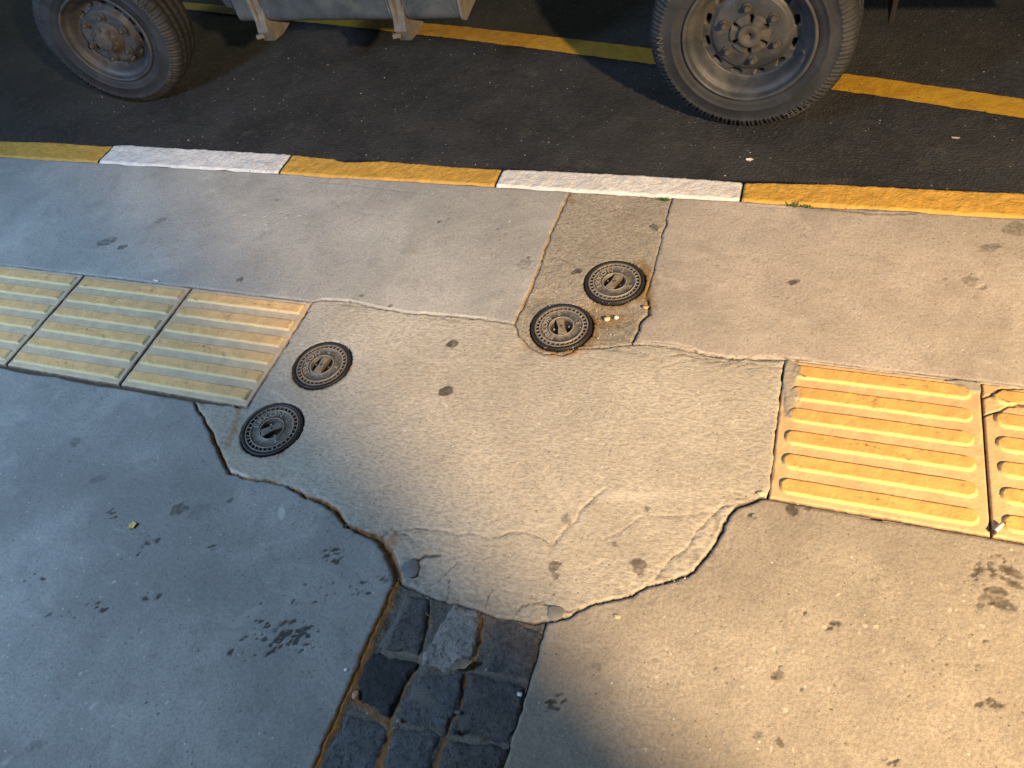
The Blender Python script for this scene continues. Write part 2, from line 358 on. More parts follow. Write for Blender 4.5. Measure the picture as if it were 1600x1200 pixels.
# traced outlines (px of the 1600x1200 photograph laid on the pavement plane)
AD = [(489, 471), (500, 468), (545, 470), (590, 481), (640, 489), (700, 493), (760, 499), (803, 506)]
AB = [(888, 302), (878, 326), (862, 362), (848, 400), (832, 445), (803, 506)]
BC = [(1049, 312), (1041, 345), (1030, 385), (1020, 428), (1011, 462)]
BC2 = [(1011, 462), (1015, 489), (1002, 500), (996, 518), (989, 537)]
BD = [(803, 506), (812, 524), (826, 541), (850, 553), (880, 554), (905, 545), (950, 542), (989, 537)]
CD = [(989, 537), (1030, 539), (1060, 543), (1100, 552), (1140, 559), (1180, 560), (1225, 562)]
DF = [(1202, 778), (1188, 776), (1172, 784), (1150, 792), (1138, 806), (1128, 828), (1112, 856), (1098, 876), (1086, 892), (1060, 902), (1020, 915), (990, 928), (965, 936), (930, 942), (905, 954), (885, 965), (868, 969), (852, 972)]
DE = [(303, 628), (320, 656), (330, 676), (340, 700), (350, 722), (356, 738), (380, 745), (425, 752), (450, 760), (470, 771), (505, 785), (525, 798), (540, 820), (570, 832), (594, 842), (606, 860), (614, 880), (622, 902)]
DG = [(622, 902), (630, 916), (655, 926), (680, 938), (700, 944), (722, 946), (752, 957), (775, 966), (800, 969), (825, 974), (852, 972)]
EG = [(622, 902), (600, 952), (572, 1012), (545, 1080), (518, 1140), (490, 1205)]
FG = [(852, 972), (842, 1010), (828, 1060), (812, 1110), (797, 1160), (783, 1205)]
wAD, wAB, wBC, wBC2, wBD, wCD, wDF, wDE, wDG, wEG, wFG = map(WL, (AD, AB, BC, BC2, BD, CD, DF, DE, DG, EG, FG))
def clampk(pts): return [(x, KY) if i == 0 else (x, y) for i, (x, y) in enumerate(pts)]
wAB = clampk(wAB); wBC = clampk(wBC)
dirE = np.array(wEG[-1])-np.array(wEG[0]); dirE /= np.hypot(*dirE)
dirF = np.array(wFG[-1])-np.array(wFG[0]); dirF /= np.hypot(*dirF); dirE = dirF = (dirE+dirF)/2
def ext(p, d, yt): k = (yt-p[1])/d[1]; return (p[0]+d[0]*k, yt)
gE = ext(wEG[-1], dirE, -6.); gF = ext(wFG[-1], dirF, -6.)
TX, TY = .40, .3595                                   # left tiles
LT0 = W(302, 455); RX0, RY0, RW, RH = 1.6206, -.0027, .3842, .3583
lt_top, lt_bot = .002, -.3595
tA = [(-5., lt_top), (.40, lt_top)]
polyA = [(-8, KY)]+wAB+wAD[::-1][1:-1]+[(.402, lt_top+.001), (-8, lt_top+.001)]
polyB = wAB[::-1][:-1]+[wAB[0]]+wBC+wBC2[1:]+wBD[::-1][1:-1]
polyC = wBC+wBC2[1:]+wCD[1:-1]+[(RX0-.0015, RY0+.0015), (8, RY0+.003), (8, KY)]
polyD = wAD[1:]+wBD[1:]+wCD[1:-1]+[(RX0-.0015, RY0+.0015), (RX0-.0015, RY0-RH)]+wDF[1:]+wDG[::-1][1:]+wDE[::-1][1:]+[(.400, lt_bot), (.400, lt_top+.001)]
polyE = [(-8, lt_bot-.001), wDE[0]]+wDE[1:]+wEG[1:]+[gE, (-8, -6.)]
polyF = [wFG[0]]+wDF[::-1][1:-1]+[(RX0-.0015, RY0-RH-.001), (8, RY0-RH-.002), (8, -6.), gF]+wFG[::-1][:-1]
# joints, cracks
G.groove(wAD, .004, .004, .75); G.groove([(x, y+.006) for x, y in wAD[1:-1]], .004, 0, 0, 0, .7)
G.groove(wAB, .007, .003, .35, .55, halo=.012, halor=.7)
G.groove(wBC, .003, .003, .75); G.groove(wBC2, .007, .006, .8)
G.groove(wBD, .004, .003, .6, halo=.01); G.groove(wCD, .0045, .003, .6)
G.groove(wDE, [.002, .006, .008, .008, .009, .006, .004, .005, .006, .008, .009, .010, .010, .009, .014, .018, .022, .018], .012, .42, .85, wob=.35)
G.groove(wDF, [.004, .007, .009, .007, .007, .007, .004, .004, .004, .003, .003, .003, .003, .003, .003, .003, .003, .003], .006, 1.)
G.groove(wEG+[gE], .010, .005, .05, 1.0, wob=.3, halo=.012, halor=.4); G.groove(wFG+[gF], .006, .008, .7)
G.groove(wDG, .006, .010, .9)
for pl in ([(-5, .003), (.402, .003)], [(-5, lt_bot-.002), (.40, lt_bot-.002)], [(.402, 0), (.402, -.358)],
           [(RX0, .003), (5, .003)], [(RX0, RY0-RH-.003), (5, RY0-RH-.003)], [(-8, KY-.001), (8, KY-.001)]):
    G.groove(pl, .004, .003, .6, 0.05, wob=.7)
def crack(pts, w_=.002, d=.002, dark=.7, **k): G.groove(WL(pts), w_, d, dark, **k)
crack([(611, 832), (649, 826), (687, 830), (715, 837), (730, 833), (768, 842), (804, 831), (823, 832), (847, 842), (864, 853)], .003, .003, .65)
crack([(864, 853), (884, 827), (903, 814), (905, 800), (925, 780), (945, 765)], .003, .003, .6)
G.groove([(x-.004, y+.004) for x, y in WL([(864, 853), (884, 827), (903, 814), (905, 800), (925, 780), (945, 765)])], .003, 0, 0, 0, .35)
crack([(944, 842), (966, 832), (985, 822), (1005, 806), (1040, 807), (1075, 806), (1105, 800)], .0025, .002, .5)
G.groove([(x, y+.004) for x, y in WL([(944, 842), (966, 832), (985, 822), (1005, 806), (1040, 807), (1075, 806)])], .003, 0, 0, 0, .3)
crack([(905, 895), (915, 872), (930, 850)], .0015, .001, .4); crack([(900, 888), (935, 898)], .0015, .001, .4)
crack([(635, 897), (643, 880), (664, 870), (690, 868)], .006, .004, .8); crack([(702, 905), (700, 930), (696, 944)], .003, .002, .7); crack([(672, 905), (676, 935)], .002, .002, .5)
crack([(755, 956), (762, 935), (770, 920)], .003, .002, .7); crack([(700, 905), (730, 918), (790, 925), (830, 930), (850, 945)], .002, .001, .35)
crack([(595, 838), (612, 826), (636, 838), (650, 850)], .004, .003, .6); crack([(618, 828), (640, 862), (640, 875)], .002, .002, .5)
crack([(1005, 921), (1030, 895), (1052, 872), (1078, 852), (1090, 830), (1112, 806), (1128, 792), (1160, 786)], .003, .003, .6)
for q, rx, ry in (((1165, 778), .03, .008), ((1118, 820), .010, .03), ((1085, 868), .02, .012), ((1040, 900), .03, .008), ((980, 925), .03, .007), ((640, 905), .012, .02), ((600, 835), .02, .012), ((560, 822), .02, .006), ((700, 935), .04, .008), ((790, 958), .04, .007), ((960, 545), .05, .006), ((1120, 558), .05, .006), ((560, 478), .04, .005), ((700, 498), .04, .004), ((1190, 562), .03, .006)):
    G.spot(W(*q), rx, ry, 0, .32, 'dark', .8, .0022, seed=q[0]*.7, irr=.9)
crack([(640, 905), (668, 918), (690, 905), (715, 880), (700, 860)], .003, .002, .5); crack([(730, 945), (745, 925), (740, 905)], .002, .002, .5); crack([(800, 965), (815, 948), (850, 940)], .003, .002, .6)
crack([(850, 945), (866, 947), (890, 956), (905, 950)], .003, .003, .7)
crack([(470, 680), (480, 705), (478, 735)], .0015, .001, .5); crack([(430, 700), (428, 730), (432, 750)], .003, .001, .3, rust=.4)
crack([(540, 680), (575, 700), (600, 715)], .0015, .001, .3); crack([(515, 500), (545, 490), (570, 478)], .0015, .001, .4); crack([(540, 545), (590, 528), (640, 512)], .0015, .001, .35)
crack([(855, 403), (868, 400), (890, 410), (902, 420)], .002, .002, .7); crack([(930, 342), (960, 350), (985, 360), (1020, 360)], .0015, .001, .5); crack([(865, 412), (885, 404), (905, 418)], .0015, .001, .4)
crack([(1045, 556), (1068, 552), (1090, 560), (1120, 566), (1160, 562)], .004, .002, .6); crack([(1085, 545), (1100, 558), (1125, 571), (1150, 566), (1175, 556)], .003, .002, .55)
crack([(1150, 572), (1175, 568), (1222, 575)], .003, .002, .5); crack([(1030, 572), (1060, 565)], .003, .001, .3, light=.8)
crack([(870, 549), (900, 537), (960, 536), (1000, 548)], .003, .002, .5); crack([(1000, 533), (1040, 533), (1080, 541), (1110, 556)], .003, .001, .35, light=.9)
crack([(303, 628), (298, 610)], .0015, .001, .5)
crack([(0, 300), (60, 262), (80, 250)], .0012, .0005, .25); crack([(1260, 340), (1330, 420), (1400, 510), (1460, 560)], .0015, .0005, .18)
crack([(1060, 430), (1120, 500), (1180, 560)], .0015, .0005, .15); crack([(500, 285), (560, 290), (640, 300)], .004, .001, .5)
crack([(1240, 320), (1300, 326), (1360, 334), (1430, 334)], .006, .002, .6); crack([(1170, 321), (1240, 324)], .003, .001, .3, light=.8)
COV = [((960, 440), (950, 456), (971, 429)), ((877, 510), (877.5, 522.5), (873, 497)), ((503, 570), (494, 581), (508, 559)), ((425, 670), (402, 679), (442, 661))]
cw = []
for c, a, b_ in COV:
    p = W(*c); A_ = np.array(W(*a)); B_ = np.array(W(*b_)); d = B_-A_; cw.append((p, math.atan2(d[1], d[0])))
RC = .0765
for k, (p, a) in enumerate(cw):
    X, Y = G.X-p[0], G.Y-p[1]; D = np.hypot(X, Y); th = np.arctan2(Y, X)
    n_ = fbm(G.X*60, G.Y*60, 71)
    G.f['h'] = np.where(D < RC+.002, -.014, G.f['h'])
    ring = np.clip(1-(D-RC)/.012, 0, 1)*(D > RC-.004)
    G.f['dark'] = np.maximum(G.f['dark'], np.clip(1-(D-RC)/.005, 0, 1)*.8)
    amp = (1.15 if k < 2 else .7)*(.5+.5*np.cos(th-(-.35 if k < 2 else -.5)))**(.8 if k < 2 else 2.2)
    G.f['rust'] = np.maximum(G.f['rust'], np.clip(1-(D-RC)/(.040 if k < 2 else .020), 0, 1)*amp*(D > RC-.002)*(.8+.6*n_))
# muddy, pitted ground round the two kerb side covers
for q, rx, ry, v in (((945, 500), .085, .05, .5), ((935, 478), .05, .03, .45), ((1008, 440), .022, .075, .75), ((850, 470), .06, .03, .3), ((915, 530), .07, .02, .4), ((835, 540), .05, .02, .3), ((978, 492), .03, .03, .35)):
    G.spot(W(*q), rx, ry, .3, v, 'rust', .7, .0025, seed=q[0])
for q, rx, ry, v in (((960, 515), .09, .06, .30), ((840, 480), .04, .05, .25), ((380, 655), .05, .04, .25), ((350, 690), .02, .04, .3), ((640, 890), .05, .03, .3), ((780, 950), .10, .03, .25), ((1300, 325), .16, .012, .35)):
    G.spot(W(*q), rx, ry, 0, v, 'dark', .8, .001, seed=q[1])
for q, rx, ry in (((893, 312), .012, .02), ((1012, 425), .012, .03), ((1008, 470), .02, .015), ((915, 545), .04, .008), ((372, 640), .010, .03), ((366, 668), .012, .03), ((358, 690), .01, .025), ((440, 700), .012, .03), ((610, 845), .02, .02), ((750, 960), .03, .01)):
    G.spot(W(*q), rx, ry, .4, .5, 'rust', .7, seed=q[0])
# chewing gum and stains
for (u, v, a, b_, s_) in [(707, 537, 11, 7, .62), (697, 612, 12, 8, .68), (1000, 883, 13, 14, .55), (885, 811, 11, 9, .42), (866, 884, 11, 9, .55), (868, 900, 5, 4, .5), (278, 796, 13, 11, .5), (312, 797, 20, 16, .3),
        (116, 690, 9, 9, .4), (376, 436, 6, 5, .5), (1022, 355, 7, 6, .5), (900, 423, 9, 4, .6), (1241, 440, 12, 4, .6), (1545, 388, 22, 5, .4), (1518, 437, 14, 8, .4), (1588, 357, 28, 9, .4), (1215, 1056, 13, 8, .5),
        (1183, 1150, 9, 8, .4), (1218, 1160, 5, 4, .5), (1238, 797, 12, 8, .65), (1262, 795, 6, 4, .5), (170, 376, 16, 8, .45), (190, 386, 8, 4, .5), (360, 782, 6, 5, .5), (445, 740, 6, 5, .3), (15, 555, 9, 7, .5), (934, 1042, 9, 8, .35), (1180, 408, 8, 5, .3),
        (960, 850, 4, 3, .5), (1010, 795, 4, 2, .5), (565, 462, 4, 3, .5), (610, 478, 4, 3, .5), (1120, 415, 5, 3, .35), (660, 470, 10, 5, .25), (300, 330, 18, 7, .2), (420, 365, 14, 6, .25), (250, 345, 9, 4, .4), (820, 410, 14, 7, .35), (55, 1165, 20, 12, .3), (150, 750, 12, 7, .35), (1050, 330, 8, 4, .3), (1330, 395, 12, 8, .25)]:
    c = W(u, v); rx = abs(W(u+a, v)[0]-c[0]); ry = abs(W(u, v+b_)[1]-c[1]); G.spot(c, max(rx, .008), max(ry, .007), .5, s_, 'dark', .22, .0, seed=u % 37)
def pits(u, v, ru, rv, n, size=.006, val=.85, seed=0):
    r = np.random.default_rng(seed+int(u))
    for k in range(n):
        a = r.uniform(0, 6.28); q = math.sqrt(r.uniform(0, 1)); c = W(u+ru*q*math.cos(a), v+rv*q*math.sin(a)); s_ = size*(.22+1.0*r.uniform(0, 1)**2.2)
        G.spot(c, s_*1.5, s_*.8, r.uniform(.2, 1.1), val*r.uniform(.65, 1), 'dark', .4, .001, seed=k*1.7, irr=.5)
pits(462, 995, 38, 26, 48, .0058); pits(395, 1010, 38, 28, 20, .0052); pits(527, 870, 26, 16, 22, .0048); pits(395, 975, 30, 12, 6, .004)
pits(240, 845, 14, 10, 9, .005); pits(222, 862, 12, 8, 8, .004); pits(240, 932, 18, 8, 8, .0055); pits(155, 945, 22, 8, 10, .0055); pits(335, 855, 12, 6, 7, .0045)
pits(50, 905, 22, 10, 6, .005); pits(100, 965, 30, 10, 6, .0045); pits(480, 930, 60, 20, 12, .003); pits(560, 920, 20, 12, 9, .0045); pits(600, 900, 12, 12, 9, .004, .6)
pits(170, 805, 16, 8, 9, .0045); pits(15, 840, 10, 6, 4, .004); pits(1555, 880, 40, 16, 26, .006, .7); pits(1555, 935, 36, 16, 16, .006, .6); pits(1535, 910, 36, 20, 14, .005, .7)
for q, rx, ry in (((1582, 893), .022, .011), ((1562, 922), .016, .009), ((1562, 942), .026, .012), ((1585, 912), .012, .008), ((1575, 905), .014, .006)): G.spot(W(*q), rx, ry, -.3, .55, 'dark', .3, .001, seed=rx*999)
pits(1300, 975, 16, 9, 8, .005, .7); pits(1550, 1100, 22, 10, 12, .005, .7); pits(1175, 805, 9, 6, 7, .004, .7); pits(865, 1095, 16, 14, 12, .0048, .8); pits(1390, 1190, 20, 8, 10, .005, .7); pits(1255, 955, 14, 4, 4, .004, .7); pits(1500, 985, 60, 60, 10, .0045, .6)
pits(430, 330, 60, 24, 14, .004, .5); pits(260, 380, 40, 10, 14, .005, .45); pits(60, 340, 40, 20, 8, .004, .4); pits(790, 365, 30, 12, 16, .0045, .5); pits(690, 340, 16, 8, 9, .005, .6); pits(820, 410, 22, 12, 12, .004, .6)
pits(1200, 440, 110, 40, 16, .0035, .5); pits(1500, 445, 50, 20, 16, .0045, .5); pits(1420, 560, 80, 15, 10, .003, .4); pits(330, 490, 1, 1, 1, .004); pits(300, 1000, 260, 180, 60, .0026, .7); pits(200, 700, 180, 80, 34, .0026, .6); pits(1280, 1000, 300, 180, 80, .0026, .65); pits(800, 680, 300, 130, 70, .0022, .6); pits(400, 400, 360, 60, 30, .0024, .5); pits(1330, 450, 250, 70, 24, .0024, .5); pits(900, 880, 180, 50, 30, .0024, .6)
def flecks(u, v, ru, rv, n, size, seed):
    r = np.random.default_rng(seed)
    for k in range(n): G.spot(W(u+ru*r.uniform(-1, 1), v+rv*r.uniform(-1, 1)), size*r.uniform(.6, 1.6), size*r.uniform(.5, 1), r.uniform(0, 3), r.uniform(.5, 1), 'light', .5, seed=k)
flecks(1300, 1050, 300, 140, 60, .003, 5); flecks(900, 650, 350, 150, 40, .003, 6); flecks(250, 900, 250, 250, 26, .003, 7); flecks(420, 345, 60, 14, 18, .004, 8); flecks(500, 380, 400, 80, 24, .003, 9)
G.spot(W(350, 965), .012, .02, 1, .3, 'light', .6); G.spot(W(440, 803), .006, .018, .6, .9, 'light', .4); G.spot(W(228, 1008), .012, .014, 1, .3, 'light', .6); G.spot(W(145, 1103), .009, .006, 1, .6, 'light', .5); G.spot(W(10, 1190), .012, .007, 1, .5, 'light', .6)
G.spot(W(372, 742), .03, .008, -.2, .9, 'light', .6); G.spot(W(985, 775), .1, .02, .2, .4, 'light', .9)
def st(o, label): return tag(o, label, kind='structure')
st(G.slab('pavement', polyA, M_A, 0, .00035, 130), 'grey trowelled concrete footway slab along the kerb, left of the cover strip')
st(G.slab('pavement', polyB, M_B, -.002, .0009, 110, stretch=(.6, 1)), 'narrow brown stained concrete strip holding the two kerb side covers')
st(G.slab('pavement', polyC, M_C, 0, .00035, 130), 'beige concrete footway slab along the kerb on the right')
st(G.slab('pavement', polyD, M_D, .0003, .00055, 120, edge=.005, edged=.003, stretch=(.6, 1)), 'rough sandy concrete patch in the middle with fine cracks')
st(G.slab('pavement', polyE, M_E, 0, .0003, 130), 'smooth blue grey concrete slab at the lower left')
st(G.slab('pavement', polyF, M_F, 0, .00045, 130), 'beige worn concrete slab at the lower right')
# ------------------------------------------------------------------ stone setts in their channel
cg = Grid(axis(.70, 1.45, .0036, .0, 4.5), axis(-1.30, -.50, .0036, -6.0, -.45))
chan = [wDG[0]]+wDG[1:]+wFG[1:]+[gF, gE]+wEG[::-1][:-1]
J12 = [(668, 940), (668, 975), (655, 1000), (650, 1036), (630, 1070), (612, 1110), (608, 1142), (600, 1170), (588, 1205)]
J23 = [(752, 962), (750, 990), (742, 1025), (728, 1055), (720, 1095), (700, 1130), (692, 1160), (676, 1205)]
cg.groove(WL(J12[3:]), .008, .002, .1, .9); cg.groove(WL(J12[:4]), .007, .002, .3, .5); cg.groove(WL(J23), .007, .002, .1, .85)
cg.groove(wEG+[gE], .016, -.004, .05, 1.0, halo=.012, halor=.5); cg.groove(WL([(600, 1010), (650, 1025), (700, 1042), (760, 1050), (830, 1065)]), .012, 0, .1, 0, .5)
cg.groove(WL([(560, 1105), (610, 1125), (690, 1150), (740, 1155), (790, 1168)]), .012, 0, .1, 0, .45); cg.groove(WL([(548, 1085), (575, 1110), (606, 1130)]), .014, 0, .3, .6)
st(cg.slab('channel_mortar', chan, M_BED, -.0065, .0030, 60, edge=.002, edged=0, skirt=.03, und=.003), 'earth and mortar in the joints of the sett channel')
def settmat(name, c, c2):
    b = NB(name); n1 = b.noise(105, 5, .8); n2 = b.noise(300, 4, .75)
    col = b.mix(b.ramp(b.noise(18, 5, .7, dist=.8), .35, .65), c, c2)
    col = b.mix(b.ramp(n1, .48, .62, 0, .85), col, tuple(x*.35 for x in c)); col = b.mix(b.ramp(n2, .6, .72, 0, .5), col, tuple(min(.6, x*2.2) for x in c2))
    col = b.mix(b.ramp(b.attr('light'), .2, .7, 0, .8), col, (.22, .22, .21))
    return b.end(col, .62, b.bump(n1, .008, 1.0, b.bump(n2, .003, .9)))
MS = {'dark': settmat('basalt_dark', (.030, .035, .047), (.058, .064, .078)), 'mid': settmat('basalt_grey', (.090, .093, .105), (.165, .165, .172)), 'blue': settmat('basalt_blue_grey', (.112, .126, .145), (.19, .205, .225)), 'light': settmat('granite_light', (.32, .315, .31), (.50, .48, .465))}
SG = 'stone setts in the channel'
def shrink(P, k):
    P = np.array(P); c = P.mean(0); return [tuple(c+(p-c)*k) for p in P]
def sett(P, mk, label, lightpatch=None, sc_=1.045):
    P = np.array(shrink(P, sc_)); c = P.mean(0); 
    g = Grid(np.arange(P[:, 0].min()-.01, P[:, 0].max()+.012, .0032), np.arange(P[:, 1].min()-.01, P[:, 1].max()+.012, .0032))
    if lightpatch: 
        g.groove(WL(lightpatch), .022, 0, 0, 0, 1.)
    s_ = int(abs(c[0]*977+c[1]*331)); tl = vn(c[0]*50, c[1]*50, 3)
    g.f['h'] += .0035*fbm(g.X*22, g.Y*22, s_ % 97)+(g.X-c[0])*.03*tl
    o = g.slab('sett', [tuple(p) for p in P], MS[mk], -.001, .0019, 75, edge=.010, edged=.0075, skirt=.04, wamp=.0042, und=.0)
    me = o.data; n = len(me.vertices); a = np.empty(n*3, np.float32); me.vertices.foreach_get('co', a); a = a.reshape(-1, 3)
    a[:, 0] -= c[0]; a[:, 1] -= c[1]; me.vertices.foreach_set('co', a.ravel()); o.location = (c[0], c[1], 0)
    return tag(o, label, 'stone sett', SG)
sett(WL([(631, 930), (670, 938), (664, 980), (650, 1022), (591, 1011)]), 'mid', 'grey sett with a pale mortar smear, at the top left of the channel', [(632, 936), (608, 980), (598, 1008)])
sett(WL([(708, 947), (749, 956), (742, 1024), (697, 1047), (657, 1032), (684, 975)]), 'light', 'palest sett, light grey and worn, between two darker ones below the patch')
sett(WL([(773, 966), (846, 983), (829, 1059), (758, 1047)]), 'mid', 'dark grey sett at the top right of the channel')
sett(WL([(580, 1017), (648, 1036), (609, 1117), (564, 1099), (557, 1066)]), 'dark', 'blackest sett, beside the rusty edge in the second row')
sett(WL([(655, 1048), (722, 1056), (715, 1107), (693, 1144), (624, 1122)]), 'blue', 'sett with a blue grey smear in the middle of the second row', [(644, 1080), (660, 1085), (672, 1095)])
sett(WL([(733, 1051), (819, 1072), (814, 1107), (796, 1161), (714, 1140), (724, 1083)]), 'mid', 'large dark sett at the right end of the second row')
sett(WL([(545, 1116), (603, 1131), (606, 1145), (575, 1236), (484, 1222)]), 'blue', 'blue grey sett at the bottom left of the channel, cut by the frame')
sett(WL([(615, 1135), (689, 1146), (662, 1240), (585, 1236)]), 'blue', 'blue grey sett in the middle of the bottom row, cut by the frame')
sett(WL([(702, 1157), (792, 1168), (768, 1240), (676, 1238)]), 'mid', 'grey sett at the bottom right of the channel, cut by the frame')
# ------------------------------------------------------------------ tactile tiles
def tile(x0, y0, w_, h_, mat, label, group, rounded, seed, x_pad, cracks=(), smears=(), rz=0):
    st_ = .0019; xs = np.linspace(0, w_, int(w_/st_)); ys = np.linspace(-h_, 0, int(h_/st_)); X, Y = np.meshgrid(xs, ys)
    pitch = h_/6*.985; S = np.full_like(X, 9.)
    for k in range(6):
        yc = -h_*.078-(k*pitch) - .004
        dx = np.maximum(np.abs(X-w_/2)-(w_/2-x_pad), 0) if not rounded else np.maximum(np.abs(X-w_/2)-(w_/2-x_pad-.013), 0)
        if rounded: d = np.hypot(dx, np.maximum(np.abs(Y-yc), 0))-.0145
        else: d = np.maximum(np.abs(Y-yc)-.0145, np.abs(X-w_/2)-(w_/2-x_pad))
        S = np.minimum(S, d)
    rib = 1-sstep(-.0002, .0030 if not rounded else .0040, S)
    wx, wy = X+x0, Y+y0
    Z = .0062*rib+.0005*fbm(wx*90, wy*90, seed)+.0008*fbm(wx*12, wy*12, seed+5)-.0007*rib*np.maximum(fbm(wx*60, wy*30, seed+9), 0)*2
    ed = np.minimum(np.minimum(X, w_-X), np.minimum(-Y, Y+h_)); er = .003*(1+1.2*np.maximum(fbm(wx*40, wy*40, 60+seed), 0)*2)
    Z -= .004*np.clip(1-ed/er, 0, 1)**2
    dark = np.clip(1-ed/.003, 0, 1)*.5+np.exp(-(np.abs(S-.0050)/.0018)**2)*(.26+.35*fbm(wx*20, wy*20, seed+3))  # dirty tile border; rib shadow painted into the creases at the rib feet
    g = Grid(xs, ys)
    for c in cracks: g.groove([(px_-x0, py_-y0) for px_, py_ in WL(c)], .004, .004, .9)
    for (u, v, a, b_, h) in smears:
        p = W(u, v); g.spot((p[0]-x0, p[1]-y0), a, b_, .0, 1., 'light', .35, 0, seed=u)
    Z = Z*(1-g.f['light']*.85)+g.f['light']*(.0035+.001*fbm(wx*150, wy*150, 4)) + g.f['h']
    V = np.stack([X.ravel()+.0, Y.ravel(), Z.ravel()], 1); ny, nx = X.shape; idx = np.arange(ny*nx).reshape(ny, nx)
    q = np.stack([idx[:-1, :-1].ravel(), idx[:-1, 1:].ravel(), idx[1:, 1:].ravel(), idx[1:, :-1].ravel()], 1)
    ring = np.concatenate([idx[0, :-1], idx[:-1, -1], idx[-1, :0:-1], idx[:0:-1, 0]])
    V2 = V[ring].copy(); V2[:, 2] = -.035; n = len(V); m_ = len(ring); i = np.arange(m_); j = (i+1) % m_
    sk = np.stack([ring[j], ring[i], n+i, n+j], 1)
    wear_and_glint = np.exp(-(np.abs(S-.0014)/.0016)**2)*(.75+.4*fbm(wx*25, wy*60, seed+33))  # pale band on the rib bevels: worn paint plus painted highlight
    at = {'rib': np.r_[rib.ravel(), np.zeros(m_)], 'wear_and_glint': np.r_[np.clip(wear_and_glint, 0, 1).ravel(), np.zeros(m_)], 'dark': np.r_[np.clip(np.maximum(dark, g.f['dark']), 0, 1).ravel(), np.ones(m_)], 'smear': np.r_[g.f['light'].ravel(), np.zeros(m_)]}
    o = link('tactile_tile', npmesh('tactile_tile', np.concatenate([V, V2]), np.concatenate([q, sk]), True, at), mat)
    o.location = (x0, y0, .0005); o.rotation_euler[2] = rz
    return tag(o, label, 'paving tile', group)
GL, GR = 'ochre ribbed tiles of the left guide strip', 'orange ribbed tiles of the right guide strip'
tile(.0035, .0, TX-.005, .3575, M_TL, 'ochre ribbed tile with scuffed ribs, next to the small round covers', GL, False, 1, .016)
tile(-TX+.002, .0, TX-.005, .3575, M_TL, 'ochre ribbed tile with clean ribs, middle one of the three left tiles', GL, False, 2, .016)
tile(-2*TX+.0005, .0, TX-.005, .3575, M_TL, 'ochre ribbed tile cut by the left edge of the photo', GL, False, 3, .016)
tile(RX0+.0005, RY0, RW-.002, RH-.002, M_TR, 'orange ribbed tile with round ended ribs and a cement smear along its left corner', GR, True, 5, .022,
     smears=[(1232, 590, .018, .045, 0), (1234, 625, .013, .04, 0), (1530, 606, .035, .018, 0), (1505, 600, .03, .010, 0)])
tile(RX0+RW+.002, RY0, RW-.003, RH-.002, M_TR, 'orange ribbed tile cracked across its corner, cut by the right edge of the photo', GR, True, 6, .022,
     cracks=[[(1536, 622), (1555, 616), (1565, 608), (1600, 606)], [(1536, 650), (1556, 644), (1575, 634), (1605, 634), (1650, 640)]])
# ------------------------------------------------------------------ kerb stones and road
KF = WL([(0, 219), (80, 221), (165, 227), (195, 225), (300, 231), (455, 240), (520, 247), (545, 252), (600, 250), (700, 258), (786, 263), (880, 266), (1000, 272), (1100, 278), (1165, 283), (1300, 286), (1450, 293), (1600, 300)])
kfx = np.array([p[0] for p in KF]); kfy = np.array([p[1] for p in KF])
JX = [-2.32, -1.53, -.762, .0, .757, 1.462, 2.24, 3.0]
kl = {1: 'yellow kerbstone at the left edge of the photo', 2: 'bluish white kerbstone left of the middle, opposite the first truck wheel', 3: 'yellow kerbstone in the middle of the kerb, between two white ones',
      4: 'white kerbstone just above the stained cover strip', 5: 'bright yellow kerbstone at the right edge of the photo'}
for k in range(1, 6):
    x0, x1 = JX[k]+.002, JX[k+1]-.002
    xs = np.arange(x0, x1, .004); prof = [(KY, -.06), (KY+.0005, -.010), (KY+.002, -.004), (KY+.006, -.001)]+[(None, t) for t in np.linspace(0, 1, 20)]
    far = np.interp(xs, kfx, kfy)+.0025*fbm(xs*25, xs*0+k, 12)+.002*fbm(xs*90, xs*0+k, 15)
    rows = []
    for (yy, zz) in prof:
        if yy is not None: rows.append(np.stack([xs, np.full_like(xs, yy)+.001*vn(xs*60, xs*0, 5), np.full_like(xs, zz)], 1))
        else:
            y = KY+.008+(far-.012-KY-.008)*zz; rows.append(np.stack([xs, y, .0006+.0022*fbm(xs*30, y*30, 8+k, 4)+.0012*fbm(xs*110, y*110, 9), ], 1))
    for a in (.35, .75, 1.2, 1.57): rows.append(np.stack([xs, far-.012+.012*math.sin(a), -.014+.014*math.cos(a)+.001*fbm(xs*70, xs*0+a*3, 19)], 1))
    for zz in (-.03, -.05, -.07, -.09, -.125): rows.append(np.stack([xs, far+.0015*fbm(xs*40, xs*0+zz*60, 29)-zz*.05, np.full_like(xs, zz)], 1))
    R = np.array(rows); e = np.minimum(xs-x0, xs[-1]-xs); R[:, :, 2] -= (.004*np.clip(1-e/.006, 0, 1)**2)[None]
    nr, nc = R.shape[:2]; idx = np.arange(nr*nc).reshape(nr, nc); q = np.stack([idx[:-1, :-1].ravel(), idx[:-1, 1:].ravel(), idx[1:, 1:].ravel(), idx[1:, :-1].ravel()], 1)
    V = R.reshape(-1, 3); cx = (x0+x1)/2; V = V-[cx, KY, 0]
    caps = []
    for col_ in (idx[:, 0], idx[:, -1]):
        c_ = len(V); V = np.concatenate([V, [[V[col_[0]][0], .05, -.09]]]); caps += [[col_[i], col_[i+1], c_] for i in range(nr-1)]
    o = link('kerbstone', npmesh('kerbstone', V, q, True, tris=caps), M_WK if k in (2, 4) else M_YK); o.location = (cx, KY, .001)
    tag(o, kl[k], 'kerbstone', 'kerbstones along the road')
ZR = -.12
rg = Grid(axis(-1.9, 2.6, .012, -60, 60), axis(.60, 2.4, .012, .58, 60))
